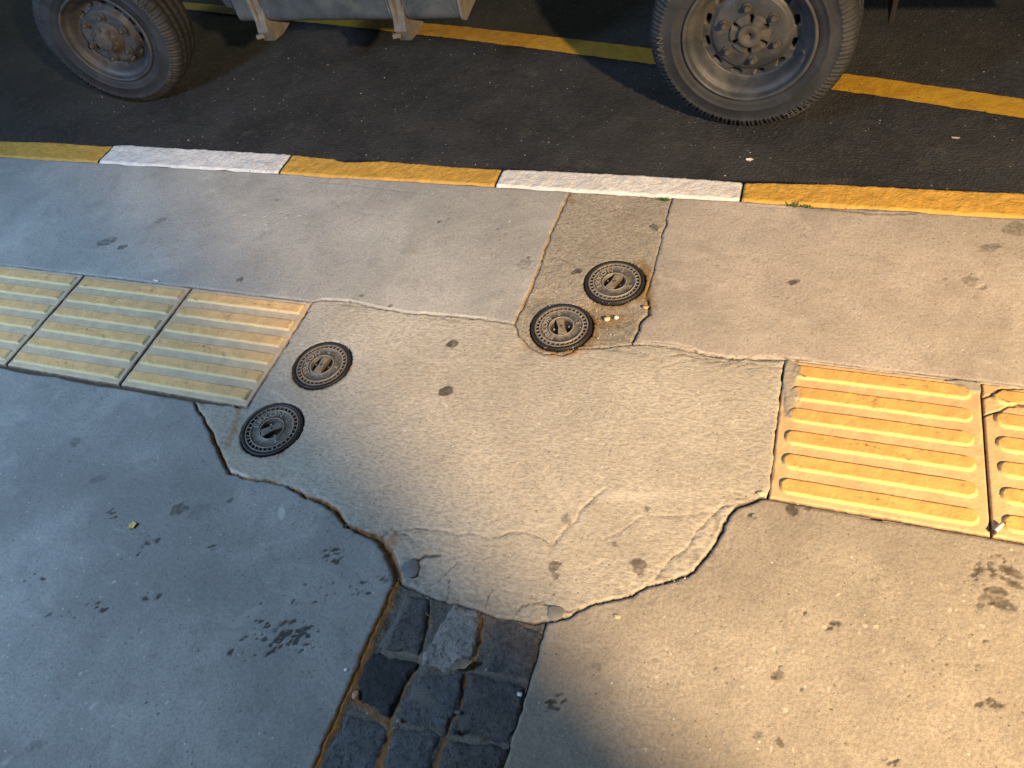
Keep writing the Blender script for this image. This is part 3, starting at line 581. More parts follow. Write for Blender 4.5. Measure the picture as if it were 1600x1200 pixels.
Zr = .002*fbm(rg.X*6, rg.Y*6, 80)*(rg.Y < 6)+.0009*fbm(rg.X*40, rg.Y*40, 81)*(rg.Y < 6); Zr[:, :] += 0
ny, nx = rg.X.shape; idx = np.arange(ny*nx).reshape(ny, nx)
st(link('road', npmesh('road', np.stack([rg.X.ravel(), rg.Y.ravel(), Zr.ravel()+ZR], 1), np.stack([idx[:-1, :-1].ravel(), idx[:-1, 1:].ravel(), idx[1:, 1:].ravel(), idx[1:, :-1].ravel()], 1), True), M_ASPH), 'dark asphalt road under the truck')
# sub-base below everything, far out to the horizon
gm = simple('earth', (.05, .04, .03), .95)
st(link('ground', npmesh('ground', [(-200, -200, -.2), (200, -200, -.2), (200, 200, -.2), (-200, 200, -.2)], [[0, 1, 2, 3]], False), gm), 'bare ground around the street')
st(link('bed', npmesh('bed', [(-8, -6, -.012), (8, -6, -.012), (8, .56, -.012), (-8, .56, -.012)], [[0, 1, 2, 3]], False), simple('dark_soil', (.075, .055, .038), .95)), 'dark soil showing in the open joints of the pavement')
# yellow road line
fe = WL([(560, 30), (640, 32), (720, 38), (860, 55), (1000, 76), (1160, 96), (1320, 116), (1450, 133), (1600, 153)], ZR+.004)
ne = WL([(560, 44), (640, 52), (700, 58), (850, 77), (1000, 100), (1160, 120), (1310, 139), (1450, 161), (1600, 186)], ZR+.004)
xs = np.arange(-3.5, 4.5, .006)
pf = np.polyfit([p[0] for p in fe], [p[1] for p in fe], 2); pn = np.polyfit([p[0] for p in ne], [p[1] for p in ne], 2)
def ev(pc, x):
    a, b_ = -.5, 2.6; y = np.polyval(pc, np.clip(x, a, b_)); sl = lambda q: 2*pc[0]*q+pc[1]
    return y+np.where(x < a, (x-a)*sl(a), 0)+np.where(x > b_, (x-b_)*sl(b_), 0)
yf = ev(pf, xs)+.003*fbm(xs*60, xs*0, 91); yn = ev(pn, xs)+.003*fbm(xs*60, xs*0, 92)
rows = np.array([np.stack([xs, yn+(yf-yn)*t, ZR+.0045+.0009*fbm(xs*40, (yn+(yf-yn)*t)*40, 81)+.002*fbm(xs*6, (yn+(yf-yn)*t)*6, 80)], 1) for t in np.linspace(0, 1, 14)])
nr, nc = rows.shape[:2]; idx = np.arange(nr*nc).reshape(nr, nc)
st(link('road_marking', npmesh('road_marking', rows.reshape(-1, 3), np.stack([idx[:-1, :-1].ravel(), idx[:-1, 1:].ravel(), idx[1:, 1:].ravel(), idx[1:, :-1].ravel()], 1), True), M_YL), 'worn yellow line painted on the road')
# ------------------------------------------------------------------ covers
def lathe(prof, seg=96, mod=None):
    """profile [(r,z)] turned about Z"""
    t = np.linspace(0, 2*np.pi, seg, endpoint=False); V = []
    for i, (r, z) in enumerate(prof):
        rr = np.full(seg, r); zz = np.full(seg, z)
        if mod: rr, zz = mod(i, t, rr, zz)
        V.append(np.stack([rr*np.cos(t), rr*np.sin(t), zz], 1))
    n = len(prof); V = np.concatenate(V); a = np.arange(seg); b_ = (a+1) % seg
    q = [np.stack([i*seg+a, i*seg+b_, (i+1)*seg+b_, (i+1)*seg+a], 1) for i in range(n-1)]
    return V, np.concatenate(q)
_glyph = {}
def glyph(ch):
    if ch not in _glyph:
        cu = bpy.data.curves.new('glyph', 'FONT'); cu.body = ch; cu.size = 1; cu.align_x = 'CENTER'; cu.extrude = .06; cu.offset = .012; cu.resolution_u = 3
        o = bpy.data.objects.new('glyph', cu); COL.objects.link(o); dg = bpy.context.evaluated_depsgraph_get()
        me = bpy.data.meshes.new_from_object(o.evaluated_get(dg)); 
        w_ = max((v.co.x for v in me.vertices), default=.3)-min((v.co.x for v in me.vertices), default=-.3)
        _glyph[ch] = (np.array([v.co[:] for v in me.vertices]), [list(p.vertices) for p in me.polygons], w_)
        bpy.data.objects.remove(o); bpy.data.curves.remove(cu); bpy.data.meshes.remove(me)
    return _glyph[ch]
def ring_text(s_, r, a0, size, z, inward=False, thick=1., mirror=False, space=.16):
    """letters along a circle, centred on angle a0, tops outward"""
    V = []; Fc = []; ws = [glyph(c)[2] if c != ' ' else .35 for c in s_]; tot = (sum(ws)+space*(len(s_)-1))*size; p = -tot/2
    for c, w_ in zip(s_, ws):
        pc = p+w_*size/2; p += (w_+space)*size
        if c == ' ': continue
        gv, gf, _ = glyph(c); x = gv[:, 0]*size; y = gv[:, 1]*size; zz = gv[:, 2]*size*thick+z
        if inward: rr = r-y; th = a0+(pc+x)/r
        else: rr = r+y; th = a0-(pc+x)/r
        n = sum(len(v) for v in V); V.append(np.stack([rr*np.cos(th), rr*np.sin(th), zz], 1)); Fc += [[i+n for i in f] for f in gf]
    me = bpy.data.meshes.new('lettering'); me.from_pydata(np.concatenate(V).tolist(), [], Fc); me.update(); return me
def boxmesh(name, parts, bev=.001):
    bm = bmesh.new()
    for (cx, cy, cz, sx, sy, sz, rz) in parts:
        r = bmesh.ops.create_cube(bm, size=1, matrix=Matrix.Translation((cx, cy, cz)) @ Matrix.Rotation(rz, 4, 'Z') @ Matrix.Diagonal((sx, sy, sz, 1)))
    if bev: bmesh.ops.bevel(bm, geom=bm.edges[:], offset=bev, segments=2, affect='EDGES', profile=.6)
    me = bpy.data.meshes.new(name); bm.to_mesh(me); bm.free(); return me
cl = ['round iron cover nearest the kerb, rust stained at its right side', 'round iron cover in the strip, second from the kerb and beside white litter',
      'round iron cover right of the tile strip, upper of the left pair', 'round iron cover below the tile corner, lower of the left pair, bluish']
def cover(loc, rz, label, bar):
    t = empty('access_cover', (loc[0], loc[1], 0), rz); tag(t, label, 'cover', 'small round iron access covers')
    V, q = lathe([(.0672, -.012), (.0672, .0005), (.0680, .0018), (.0742, .0020), (.0755, .0008), (.0760, -.014)]); 
    link('frame', npmesh('frame', V, q), M_IRON2, t)
    V, q = lathe([(.0664, -.012), (.0664, .0008), (.0655, .0020), (.0632, .0020), (.0625, .0012), (.0622, -.0034), (.0552, -.0034), (.0549, .0014), (.0540, .0022), (.0528, .0022), (.0520, .0008), (.0318, .0006), (.0312, .0022), (.0296, .0024), (.0288, .0014), (.0272, -.008), (.001, -.0095), (.0001, -.0095)])
    lid = link('lid', npmesh('lid', V, q), M_LID, t)
    n = 32; ribs = [(.0587*math.cos(a), .0587*math.sin(a), -.0004, .0078, .0016, .0044, a) for a in [2*math.pi*i/n for i in range(n)]]
    link('rib_ring', boxmesh('rib_ring', ribs, .0005), M_IRON, lid)
    V_ = []
    # waisted bar across the recess, along +X
    bm = bmesh.new(); prof = [(-.0272, .0115), (-.018, .0100), (-.006, .0080), (.0, .0078), (.006, .0080), (.018, .0100), (.0272, .0115)]
    top = [bm.verts.new((x, h, .0012+.0008*math.cos(x*60))) for x, h in prof]; tb = [bm.verts.new((x, -h, .0012+.0008*math.cos(x*60))) for x, h in prof]
    lo = [bm.verts.new((x, h, -.009)) for x, h in prof]; lb = [bm.verts.new((x, -h, -.009)) for x, h in prof]
    for i in range(len(prof)-1):
        bm.faces.new((tb[i], tb[i+1], top[i+1], top[i])); bm.faces.new((top[i], top[i+1], lo[i+1], lo[i])); bm.faces.new((lb[i], lb[i+1], tb[i+1], tb[i]))
    me = bpy.data.meshes.new('bar'); bm.to_mesh(me); bm.free(); link('bar', me, bar, lid)
    link('keyhole', boxmesh('keyhole', [(0, 0, .0016, .0032, .0085, .0022, .35)], .0004), M_IRON2, lid)
    for sy_ in (-.0185, .0185): link('stud', boxmesh('stud', [(0, sy_, -.0068, .005, .005, .004, .3)], .0012), M_IRON, lid)
    link('lettering', ring_text('ERKON', .0352, math.pi/2, .0185, .0014, thick=1.3, space=.16), M_IRON, lid)
    link('lettering', ring_text('S', .0365, 0, .0165, .0014, thick=1.2), M_IRON, lid)
    link('lettering', ring_text('T', .0362, -math.pi/2, .0165, .0014, thick=1.2), M_IRON, lid)
    return t
BAR1 = iron('iron_bar_sandy', (.15, .115, .085), (.33, .28, .21), .95)
for (p, a), l_, b_ in zip(cw, cl, (BAR1, BAR1, BAR1, iron('iron_bar_grey', (.10, .09, .08), (.22, .20, .18), .9))): cover(p, a, l_, b_)
# ------------------------------------------------------------------ the truck
M_RUB = simple('rubber', (.012, .0155, .022), .72, 0, .3, 140, .001, (.032, .037, .045), 7, .7)
M_RUBL = simple('rubber_letters', (.055, .055, .056), .7)
M_RIM = simple('rim_paint', (.030, .036, .048), .55, .05, .3, 120, .0008, (.080, .078, .075), 9, .75)
M_HUB = simple('dusty_hub', (.050, .050, .050), .8, 0, .35, 220, .0015, (.078, .067, .056), 40, .6)
M_TANK = simple('tank_aluminium_dusty', (.045, .058, .072), .5, .1, .25, 90, .0008, (.10, .108, .112), 8, .6)
M_TANKE = simple('tank_end_warm_lit', (.10, .075, .05), .8, 0, .2, 90, .001)  # brown carries the warm lamp light painted onto the tank ends
M_STRAP = simple('strap_dusty', (.11, .11, .105), .75, .0, .25, 110, .0012, (.20, .185, .16), 14, .6)
M_BLK = simple('chassis_black', (.004, .004, .005), .8, 0, .3, 60, .001)
M_BODY = simple('truck_body_paint', (.10, .14, .22), .45, 0, .15, 60, .0004, (.20, .18, .15), 3, .5)
truck = empty('truck', (.18, 1.9, ZR)); tag(truck, 'grey dusty truck parked on the road behind the kerb', 'truck')
TO = Vector((.18, 1.9, ZR))
def wheel_matrix(x, y, z, yaw):       # local +Z of the wheel = outward (towards the kerb, -Y)
    return Matrix.Translation((x, y, z)) @ Matrix.Rotation(yaw, 4, 'Z') @ Matrix.Rotation(math.radians(90), 4, 'X')
def polar(prof_r, depth_fn, seg=360):
    t = np.linspace(0, 2*np.pi, seg, endpoint=False); R_, T_ = np.meshgrid(prof_r, t, indexing='ij'); Z_ = depth_fn(R_, T_)
    V = np.stack([(R_*np.cos(T_)).ravel(), (R_*np.sin(T_)).ravel(), Z_.ravel()], 1); n = len(prof_r); a = np.arange(seg); b_ = (a+1) % seg
    q = np.concatenate([np.stack([i*seg+a, i*seg+b_, (i+1)*seg+b_, (i+1)*seg+a], 1) for i in range(n-1)]); return V, q
def nutmesh(name, r=.0125, h=.02, cap=True, seg=6):
    bm = bmesh.new(); bmesh.ops.create_cone(bm, cap_ends=True, segments=20, radius1=r*1.45, radius2=r*1.35, depth=.004, matrix=Matrix.Translation((0, 0, .002)))
    bmesh.ops.create_cone(bm, cap_ends=True, segments=seg, radius1=r, radius2=r*.96, depth=h, matrix=Matrix.Translation((0, 0, h/2)))
    if cap: bmesh.ops.create_uvsphere(bm, u_segments=12, v_segments=8, radius=r*.72, matrix=Matrix.Translation((0, 0, h)))
    bmesh.ops.bevel(bm, geom=[e for e in bm.edges if e.calc_length() > r*.6], offset=.001, segments=1, affect='EDGES')
    me = bpy.data.meshes.new(name); bm.to_mesh(me); bm.free(); return me
def make_wheel(R0, Rr, x, y, yaw, proud, texts, rot0, nutr=.080, spin=0):
    # tyre
    nb = 62; Wd = .185; prof = [(Rr-.004, .0), (Rr+.004, .004), (Rr+.012, .010), (Rr+.02, .0125), (Rr+.032, .0145), (Rr+.0335, .0165), (Rr+.036, .0150), (Rr+.055, .0165), (R0-.045, .0155), (R0-.043, .0175), (R0-.036, .0168), (R0-.033, .014), (R0-.024, .010), (R0-.016, .004), (R0-.009, -.004), (R0-.004, -.016), (R0-.0015, -.030), (R0-.006, -.034), (R0-.006, -.040), (R0-.001, -.042), (R0, -.070), (R0-.006, -.074), (R0-.006, -.080), (R0, -.084), (R0, -.115), (R0-.006, -.118), (R0-.006, -.124), (R0-.001, -.127), (R0-.006, -.165), (R0-.03, -.183), (R0-.07, -.186), (Rr, -.18)]
    def mod(i, t, rr, zz):
        if 9 <= i <= 17:
            ph = (t*nb/(2*np.pi)) % 1; gr = (ph < .26) | ((ph > .58) & (ph < .66) & (i < 14)); k = {9: .2, 10: .5, 11: .9, 12: 1, 13: 1, 14: .9, 15: .7, 16: .5, 17: .3}[i]
            rr = rr-gr*.0055*k*(1 if i > 12 else .6); zz = zz-gr*.0065*k*(1 if i < 14 else .3)
        if 18 <= i <= 27:
            ph = (t*nb/(2*np.pi)+i*.1) % 1; rr = rr-(ph < .12)*.004
        return rr, zz
    V, q = lathe(prof, nb*10, mod); 
    mw = wheel_matrix(x, y, ZR+R0-.004, yaw); mw = Matrix.Translation(-TO) @ mw @ Matrix.Rotation(spin, 4, 'Z')
    # flatten the contact patch a little
    Vh = np.c_[V, np.ones(len(V))] @ np.array(mw).T; low = Vh[:, 2] < .0; Vh[low, 2] = .0; inv = np.array(mw.inverted()); V = (Vh @ inv.T)[:, :3]
    # rim: lip, stepped well, slotted disc
    rl = [Rr+.004, Rr+.003, Rr-.001, Rr-.005, Rr-.008, Rr-.011, Rr-.014, Rr-.018, Rr-.024, Rr-.030, Rr-.036, Rr-.040, Rr-.043]
    lipz = [.006, .0115, .014, .0125, .007, -.001, -.006, -.008, -.012, -.022, -.034, -.042, -.046]
    dr = np.linspace(Rr-.045, .0585, 46); RS = Rr-.058
    zc = (.010 if not proud else .030)
    def dz(R_, T_):
        z = np.interp(R_, [.05, .062, .095, .108, RS-.012, RS+.010, Rr-.043], [zc-.040, zc-.040, zc-.044, zc-.047, -.047, -.050, -.050])
        a = ((T_*12/(2*np.pi)) % 1-.5)*(2*np.pi/12)*RS; e = np.maximum(np.abs(a)-.0075, 0); s_ = np.hypot(e, R_-RS)-.0072
        return np.where(s_ < 0, z-.11, z-.002*np.clip(1-s_/.004, 0, 1))
    Zl = np.array(lipz)
    def rz_(R_, T_): return Zl[:, None]*np.ones_like(R_)
    V1, q1 = polar(np.array(rl), lambda a, b: Zl[:, None]*np.ones_like(a)); V2, q2 = polar(dr, dz)
    seg = 360; n1 = len(V1); br = np.stack([n1-seg+np.arange(seg), n1-seg+(np.arange(seg)+1) % seg, n1+(np.arange(seg)+1) % seg, n1+np.arange(seg)], 1)
    wheel = link('wheel', npmesh('wheel', np.concatenate([V1, V2]), np.concatenate([q1, q2+n1, br]), True), M_RIM, truck); wheel.matrix_local = mw
    tyre = link('tyre', npmesh('tyre', V, q, True), M_RUB, wheel)
    # hub
    zh = zc-.040
    hp = [(.0600, -.10), (.0600, zh-.004), (.0598, zh+.001), (.0570, zh+.006), (.0520, zh+.007), (.0345, zh+.006), (.0335, zh+.010), (.0325, zh+.016), (.0300, zh+.018), (.0120, zh+.019), (.0110, zh+.008), (.0001, zh+.007)]
    if proud: hp = [(.0600, -.10), (.0600, zh-.004), (.0580, zh+.004), (.0500, zh+.008), (.0480, zh+.022), (.0450, zh+.026), (.036, zh+.027), (.034, zh+.040), (.030, zh+.044), (.012, zh+.045), (.0001, zh+.045)]
    def hm(i, t, rr, zz):
        if not proud and i in (3, 4, 5):
            ph = (t*6/(2*np.pi)) % 1; g_ = np.clip(1-np.abs(ph-.5)/.17, 0, 1)**.5 if i == 4 else np.clip(1-np.abs(ph-.5)/.13, 0, 1); zz = zz-g_*.028
        return rr, zz
    V, q = lathe(hp, 96, hm); link('hub', npmesh('hub', V, q, True), M_HUB, wheel)
    nm = nutmesh('lug_nut', .0098, .017)
    for i in range(6):
        a = rot0+i*math.pi/3; o = link('lug_nut', nm if i == 0 else nm, None, wheel)
        if i == 0: nm.materials.append(M_HUB)
        o.location = (nutr*math.cos(a), nutr*math.sin(a), zc-.041+.004*(random.random())); o.rotation_euler = (0, 0, random.random()*2)
    if proud:
        bm_ = nutmesh('hub_bolt', .006, .008, True); bm_.materials.append(M_HUB)
        for i in range(8):
            a = i*math.pi/4; o = link('hub_bolt', bm_, None, wheel); o.location = (.041*math.cos(a), .041*math.sin(a), zh+.026)
    V, q = lathe([(.0035, 0), (.0035, .02), (.0025, .021), (.0001, .022)], 12); o = link('valve', npmesh('valve', V, q, True), M_HUB, wheel); o.location = ((Rr-.032)*math.cos(-.25), (Rr-.032)*math.sin(-.25), -.03); o.rotation_euler = (.3, .4, 0)
    for (s_, r, a0, size, inw) in texts: link('lettering', ring_text(s_, r, a0, size, (.0172), inw, thick=.6), M_RUBL, tyre)
    return wheel
def ang(u, v, cu, cv): return math.atan2(-(v-cv), u-cu)
make_wheel(.297, .188, 1.411, 1.045, -.05, False, [('STEEL', .258, math.radians(-52), .026, False), ('VAN', .245, math.radians(186), .030, False), ('8PR', .250, math.radians(60), .026, False)], math.radians(100))
make_wheel(.285, .172, -1.020, 1.088, .20, True, [('RADIAL', .238, math.radians(25), .028, False), ('TUBELESS', .242, math.radians(-42), .018, False)], math.radians(75), .082)
def part(name, parts, mat, bev=.004, parent=truck):
    me = boxmesh(name, [(a-TO.x, b_-TO.y, c-TO.z, d, e, f, g) for (a, b_, c, d, e, f, g) in parts], bev); return link(name, me, mat, parent)
def prism_x(name, prof, x0, x1, mat, parent, bev=.0, endmat=None):
    """profile in (y,z) extruded along x"""
    bm = bmesh.new(); a = [bm.verts.new((x0-TO.x, y-TO.y, z-TO.z)) for y, z in prof]; b_ = [bm.verts.new((x1-TO.x, y-TO.y, z-TO.z)) for y, z in prof]; n = len(prof)
    f0 = bm.faces.new(a); f1 = bm.faces.new(b_[::-1]); 
    for i in range(n): f = bm.faces.new((a[i], b_[i], b_[(i+1) % n], a[(i+1) % n])); f.smooth = False
    if endmat: f1.material_index = 1; f0.material_index = 1
    bmesh.ops.recalc_face_normals(bm, faces=bm.faces[:])
    me = bpy.data.meshes.new(name); bm.to_mesh(me); bm.free(); return link(name, me, [mat, endmat] if endmat else mat, parent)
# fuel tank: front face towards the kerb, underside curving up to the back
YT = 1.14; ZT = .185
def arc(cy, cz, r, a0, a1, n=6): return [(cy+r*math.cos(math.radians(a0+(a1-a0)*i/n)), cz+r*math.sin(math.radians(a0+(a1-a0)*i/n))) for i in range(n+1)]
tp = arc(YT+.03, ZT+.03, .03, 180, 270)+arc(YT+.26, ZT+.14, .10, 285, 360)+[(YT+.36, ZT+.40), (YT, ZT+.40)]
tank = prism_x('fuel_tank', tp, -.405, .485, M_TANK, truck, endmat=M_TANKE)
bm = bmesh.new()   # rolled seam lip round the tank ends
lip1 = prism_x('tank_end', [(y+(-.004 if y < YT+.1 else .002), z-(.004 if z < ZT+.1 else 0)) for y, z in tp], .478, .487, M_STRAP, truck)
lip1.parent = tank; bm.free()
le = boxmesh('tank_end', [(-.43-TO.x, YT+.18-TO.y, ZT+.22-TO.z, .09, .33, .36, 0)], .04); link('tank_end', le, M_TANK, tank)
for xs_ in (-.315, .245):
    s_ = prism_x('strap', arc(YT+.03, ZT+.03, .036, 180, 270, 6)+[(YT+.08, ZT-.006), (YT+.08, ZT+.002)]+arc(YT+.03, ZT+.03, .0302, 270, 180, 6)+[(YT-.0002, ZT+.38), (YT-.006, ZT+.38)], xs_-.026, xs_+.026, M_STRAP, tank)
    b2 = prism_x('bracket', [(YT-.012, ZT+.02), (YT-.022, ZT-.020), (YT-.004, ZT-.060), (YT+.06, ZT-.066), (YT+.16, ZT-.050), (YT+.28, ZT-.008), (YT+.30, ZT+.03), (YT+.30, ZT+.06), (YT-.0, ZT+.06)], xs_-.014, xs_+.030, M_STRAP, tank)
    me = boxmesh('strap_bolt', [(xs_-.004-TO.x, YT-.012-TO.y, ZT+.10-TO.z, .012, .012, .28, 0)], .002); link('strap_rod', me, M_STRAP, tank)
    link('strap_nut', boxmesh('strap_nut', [(xs_-.012-TO.x, YT-.02-TO.y, ZT-.035-TO.z, .030, .016, .014, .4)], .003), M_STRAP, tank)
# frame, axles, body, cab
part('chassis_rail', [(.2, 1.62, .48, 4.6, .07, .16, 0)], M_BLK); part('chassis_rail', [(.2, 2.32, .48, 4.6, .07, .16, 0)], M_BLK)
part('axle', [(-1.02, 1.95, .17, .09, 1.5, .09, 0)], M_BLK, .02); part('axle', [(1.41, 1.95, .18, .11, 1.5, .11, 0), (1.41, 1.95, .18, .26, .26, .26, 0)], M_BLK, .03)
part('cargo_bed', [(.9, 1.97, .98, 2.9, 1.95, .10, 0), (.9, 1.97, .89, 2.8, .10, .10, 0)], M_BODY, .01)
part('side_board', [(.9, 1.01, 1.20, 2.9, .03, .36, 0)], M_BODY); part('side_board', [(.9, 2.93, 1.20, 2.9, .03, .36, 0)], M_BODY)
part('tailboard', [(2.36, 1.97, 1.20, .03, 1.88, .36, 0)], M_BODY); part('headboard', [(-.56, 1.97, 1.25, .03, 1.88, .5, 0)], M_BODY)
# cab with sloping windscreen
cp = [(-1.85, .40), (-1.90, .75), (-1.80, 1.15), (-1.55, 1.80), (-.70, 1.86), (-.62, 1.7), (-.62, .62), (-.68, .55), (-1.38, .55), (-1.50, .40)]
bm = bmesh.new(); a = [bm.verts.new((x-TO.x, 1.06-TO.y, z-TO.z)) for x, z in cp]; b_ = [bm.verts.new((x-TO.x, 2.88-TO.y, z-TO.z)) for x, z in cp]
bm.faces.new(a); bm.faces.new(b_[::-1])
for i in range(len(cp)): bm.faces.new((a[i], b_[i], b_[(i+1) % len(cp)], a[(i+1) % len(cp)]))
bmesh.ops.recalc_face_normals(bm, faces=bm.faces[:]); bmesh.ops.bevel(bm, geom=bm.edges[:], offset=.03, segments=2, affect='EDGES')
me = bpy.data.meshes.new('cab'); bm.to_mesh(me); bm.free(); cab = link('cab', me, M_BODY, truck)
M_GL = simple('dark_glass', (.02, .025, .03), .1); link('side_window', boxmesh('side_window', [(-1.12-TO.x, 1.057-TO.y, 1.45-TO.z, .72, .012, .42, 0)], .004), M_GL, cab)
link('door_handle', boxmesh('door_handle', [(-.80-TO.x, 1.04-TO.y, 1.10-TO.z, .14, .03, .03, 0)], .006), M_BLK, cab)
# mudflap behind the right wheel
fl = part('mudflap', [(1.79, 1.24, .37, .014, .18, .42, 0)], M_BLK, .003); part('shade_bar', [(2.10, 1.33, .312, .62, .03, .32, 0)], M_BLK, .012)  # the long dark bar is made up, standing in for a band of shadow
# far side wheels (simple lathe tyres with rims)
for x, R0 in ((-1.02, .285), (1.41, .297)):
    V, q = lathe([(.06, -.02), (.17, -.03), (.18, .0), (R0-.05, .015), (R0-.01, 0), (R0, -.03), (R0, -.13), (R0-.03, -.17), (.18, -.17)], 64)
    o = link('wheel', npmesh('wheel', V, q, True), M_RUB, truck); o.matrix_local = Matrix.Translation(-TO) @ Matrix.Translation((x, 2.86, ZR+R0)) @ Matrix.Rotation(math.radians(-90), 4, 'X')
# ------------------------------------------------------------------ litter, small stones, weeds
def pebble(u, v, r, col, label, cat='stone', flat=.5, z=0., sx=1.3, rz=0, name='pebble', rough=.8):
    bm = bmesh.new(); bmesh.ops.create_icosphere(bm, subdivisions=3, radius=1)
    sd = random.random()*50
    for vt in bm.verts:
        n_ = float(vn(vt.co.x*1.4+sd, vt.co.y*1.4+vt.co.z, 5)); k = r*(1+.28*n_); vt.co = Vector((vt.co.x*k*sx, vt.co.y*k, vt.co.z*k*flat))
    for f in bm.faces: f.smooth = True
    me = bpy.data.meshes.new(name); bm.to_mesh(me); bm.free(); o = link(name, me, simple(name+'_mat', col, rough)); p = W(u, v, z); o.location = (p[0], p[1], z+r*flat*.6); o.rotation_euler = (0, 0, rz)
    return tag(o, label, cat)
def leaf(u, v, L, Wd, rz, col, label, cat, z=0., curl=.25, name='leaf'):
    n = 10; V = []; Fq = []
    for i in range(n+1):
        t = i/n; w_ = Wd*math.sin(math.pi*min(1, t*.95+.04))**.7*(1+.25*math.sin(t*13)); zz = curl*L*(t-.5)**2
        for s_ in (-1, -.5, 0, .5, 1): V.append((L*(t-.5), s_*w_/2, zz+.12*Wd*abs(s_)))
    for i in range(n):
        for j in range(4): Fq.append((i*5+j, i*5+j+1, (i+1)*5+j+1, (i+1)*5+j))
    me = bpy.data.meshes.new(name); me.from_pydata(V, [], Fq); me.update(); o = link(name, me, simple(name+'_mat', col, .6)); o.modifiers.new('thick', 'SOLIDIFY').thickness = .0006
    p = W(u, v, z); o.location = (p[0], p[1], z+.0025); o.rotation_euler = (0, 0, rz); return tag(o, label, cat)
# cigarette butt
bt = empty('cigarette_butt', W(1559, 827)+(.0075,), 0.98); tag(bt, 'white cigarette butt lying in the joint of the two right tiles', 'cigarette')
for nm_, x0, L, mt in (('paper_tube', -.012, .022, simple('cigarette_paper', (.75, .72, .66), .8)), ('burnt_tip', -.0165, .0045, simple('ash', (.07, .05, .045), .9))):
    V, q = lathe([(.0001, 0), (.0037, 0), (.0038, L*.5), (.0037, L), (.0001, L)], 20); o = link(nm_, npmesh(nm_, V, q, True), mt, bt); o.rotation_euler = (0, math.radians(90), 0); o.location = (x0, 0, 0)
leaf(208, 822, .022, .016, .6, (.62, .45, .16), 'small yellow leaf on the blue grey slab at lower left', 'leaf')
leaf(1171, 251, .022, .013, .1, (.72, .70, .64), 'white paper scrap on the asphalt just beyond the kerb', 'litter', ZR, name='paper_scrap')
leaf(1493, 217, .024, .008, .0, (.40, .38, .34), 'pale scrap lying on the road at the right, near the yellow line', 'litter', ZR, name='paper_scrap')
leaf(245, 440, .022, .006, -.1, (.75, .75, .75), 'white chip on the joint above the middle left tile', 'litter', name='paper_scrap')
pebble(949, 499, .0062, (.62, .48, .28), 'cream pebble between the two kerb side covers', rz=.3)
pebble(963, 497, .0058, (.75, .72, .66), 'white pebble right of the cream one, beside the covers', sx=1.0, rz=1.3)
pebble(556, 1086, .0062, (.50, .28, .20), 'pink pebble on the rusty edge of the sett channel', sx=1.4, rz=1.9)
pebble(541, 1047, .0032, (.75, .75, .75), 'tiny white pebble left of the rusty channel edge')
pebble(812, 1085, .0038, (.72, .72, .72), 'tiny white pebble at the right edge of the channel')
pebble(1189, 772, .0058, (.60, .48, .30), 'sand coloured pebble at the lower left corner of the orange tile', rz=.4)
pebble(964, 964, .0045, (.45, .38, .28), 'small brown pebble on the lower right slab under the dark crack')
pebble(622, 1126, .0034, (.25, .25, .24), 'grey chip at the lower left of the smeared sett')
pebble(716, 1113, .0045, (.12, .115, .11), 'grey stone fragment between the setts of the second row')
pebble(708, 1144, .0055, (.07, .07, .075), 'dark stone fragment wedged under the large dark sett')
pebble(643, 889, .020, (.17, .17, .18), 'flat grey stone set in the broken left corner of the patch', flat=.16, sx=1.0, z=-.001)
pebble(867, 958, .013, (.20, .20, .19), 'flat grey stone at the right end of the channel top', flat=.15, z=-.001)
pebble(1009, 481, .0055, (.45, .30, .15), 'rusty brown pebble at the crack right of the kerb side covers')
leaf(722, 1040, .045, .015, .55, (.26, .20, .15), 'pinkish broken stone flake under the palest sett', 'stone', curl=.05, name='stone_flake')
# grit: more than anyone could count
V = []; Fc = []; r = np.random.default_rng(3)
def chip(x, y, z, s_):
    n = len(V); a = r.uniform(0, 6.28)
    for k in range(4): V.append((x+s_*math.cos(a+k*1.57)*r.uniform(.6, 1.2), y+s_*math.sin(a+k*1.57)*r.uniform(.6, 1.2), z))
    V.append((x, y, z+s_*.8)); Fc.extend([(n, n+1, n+4), (n+1, n+2, n+4), (n+2, n+3, n+4), (n+3, n, n+4)])
for (u, v, ru, rv, n_) in ((945, 495, 60, 35, 60), (870, 555, 60, 12, 30), (840, 470, 20, 40, 20), (720, 950, 120, 14, 36), (1100, 565, 120, 14, 30), (640, 930, 30, 40, 24), (800, 700, 750, 420, 110), (370, 670, 30, 50, 26), (1000, 540, 40, 12, 16), (1150, 800, 30, 30, 26), (1040, 905, 60, 14, 24), (540, 800, 60, 30, 24), (1300, 326, 160, 6, 30), (650, 290, 200, 5, 24), (1330, 798, 150, 20, 14)):
    for k in range(n_):
        p = W(u+ru*r.uniform(-1, 1), v+rv*r.uniform(-1, 1)); s_ = r.uniform(.0008, .0022)
        chip(p[0], p[1], .0005, s_)
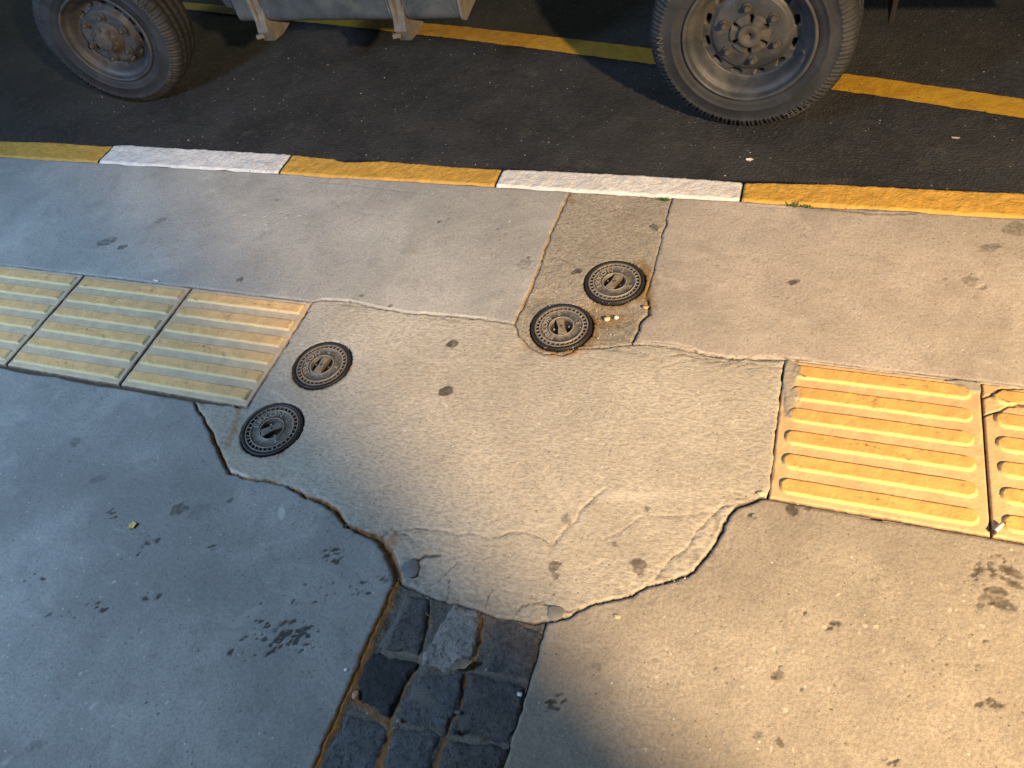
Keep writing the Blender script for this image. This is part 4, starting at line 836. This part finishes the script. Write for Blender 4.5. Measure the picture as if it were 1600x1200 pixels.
me = bpy.data.meshes.new('grit'); me.from_pydata(V, [], Fc); me.update(); tag(link('grit', me, simple('grit_mat', (.42, .38, .32), .9, 0, .6)), 'loose pale grit scattered over the concrete', 'grit', kind='stuff')
V = []; Fc = []
for k in range(150):
    x = r.uniform(-1.4, 2.4); y = r.uniform(.66, 1.9); chip(x, y, ZR+.001, r.uniform(.0012, .0032)*(1 if r.random() < .9 else 1.6))
me = bpy.data.meshes.new('grit'); me.from_pydata(V, [], Fc); me.update(); tag(link('grit', me, simple('road_grit_mat', (.30, .29, .27), .9, 0, .6)), 'loose pale grit scattered over the asphalt', 'grit', kind='stuff')
M_GR = simple('weed_green', (.05, .12, .02), .6)
def tuft(u, v, n_, spread, label):
    V = []; Fc = []; p0 = W(u, v)
    for k in range(n_):
        a = r.uniform(0, 6.28); L = r.uniform(.006, .014); bx = r.uniform(-spread, spread); by = r.uniform(-.003, .003); n = len(V); dx, dy = math.cos(a), math.sin(a); wd = .0012
        V += [(bx-dy*wd, by+dx*wd, 0), (bx+dy*wd, by-dx*wd, 0), (bx+dx*L*.5+dy*wd, by+dy*L*.5-dx*wd, L*.4), (bx+dx*L*.5-dy*wd, by+dy*L*.5+dx*wd, L*.4), (bx+dx*L, by+dy*L, L*.35)]
        Fc += [(n, n+1, n+2, n+3), (n+3, n+2, n+4)]
    me = bpy.data.meshes.new('weed_tuft'); me.from_pydata(V, [], Fc); me.update(); o = link('weed_tuft', me, M_GR); o.location = (p0[0], p0[1], -.002); return tag(o, label, 'weed')
tuft(1038, 312, 34, .012, 'green weed sprig at the kerb joint above the cover strip'); tuft(1240, 321, 26, .014, 'green weed sprig at the left of the yellow right kerbstone'); tuft(1262, 324, 18, .01, 'green weed sprig a little right of the other, under the yellow kerbstone')
# ------------------------------------------------------------------ building behind the photographer, unseen and added to shade the left half from the warm lamp
wl = empty('shade_wall', (0, -1.9, 0)); tag(wl, 'unseen plain wall added behind the photographer to block the warm lamp on the left', 'shade_wall')
mw_ = simple('render_wall', (.35, .33, .30), .9)
link('wall', boxmesh('wall', [(-1.50, -.0, 1.5, 9.24, .12, 3.4, 0)], .005), mw_, wl)
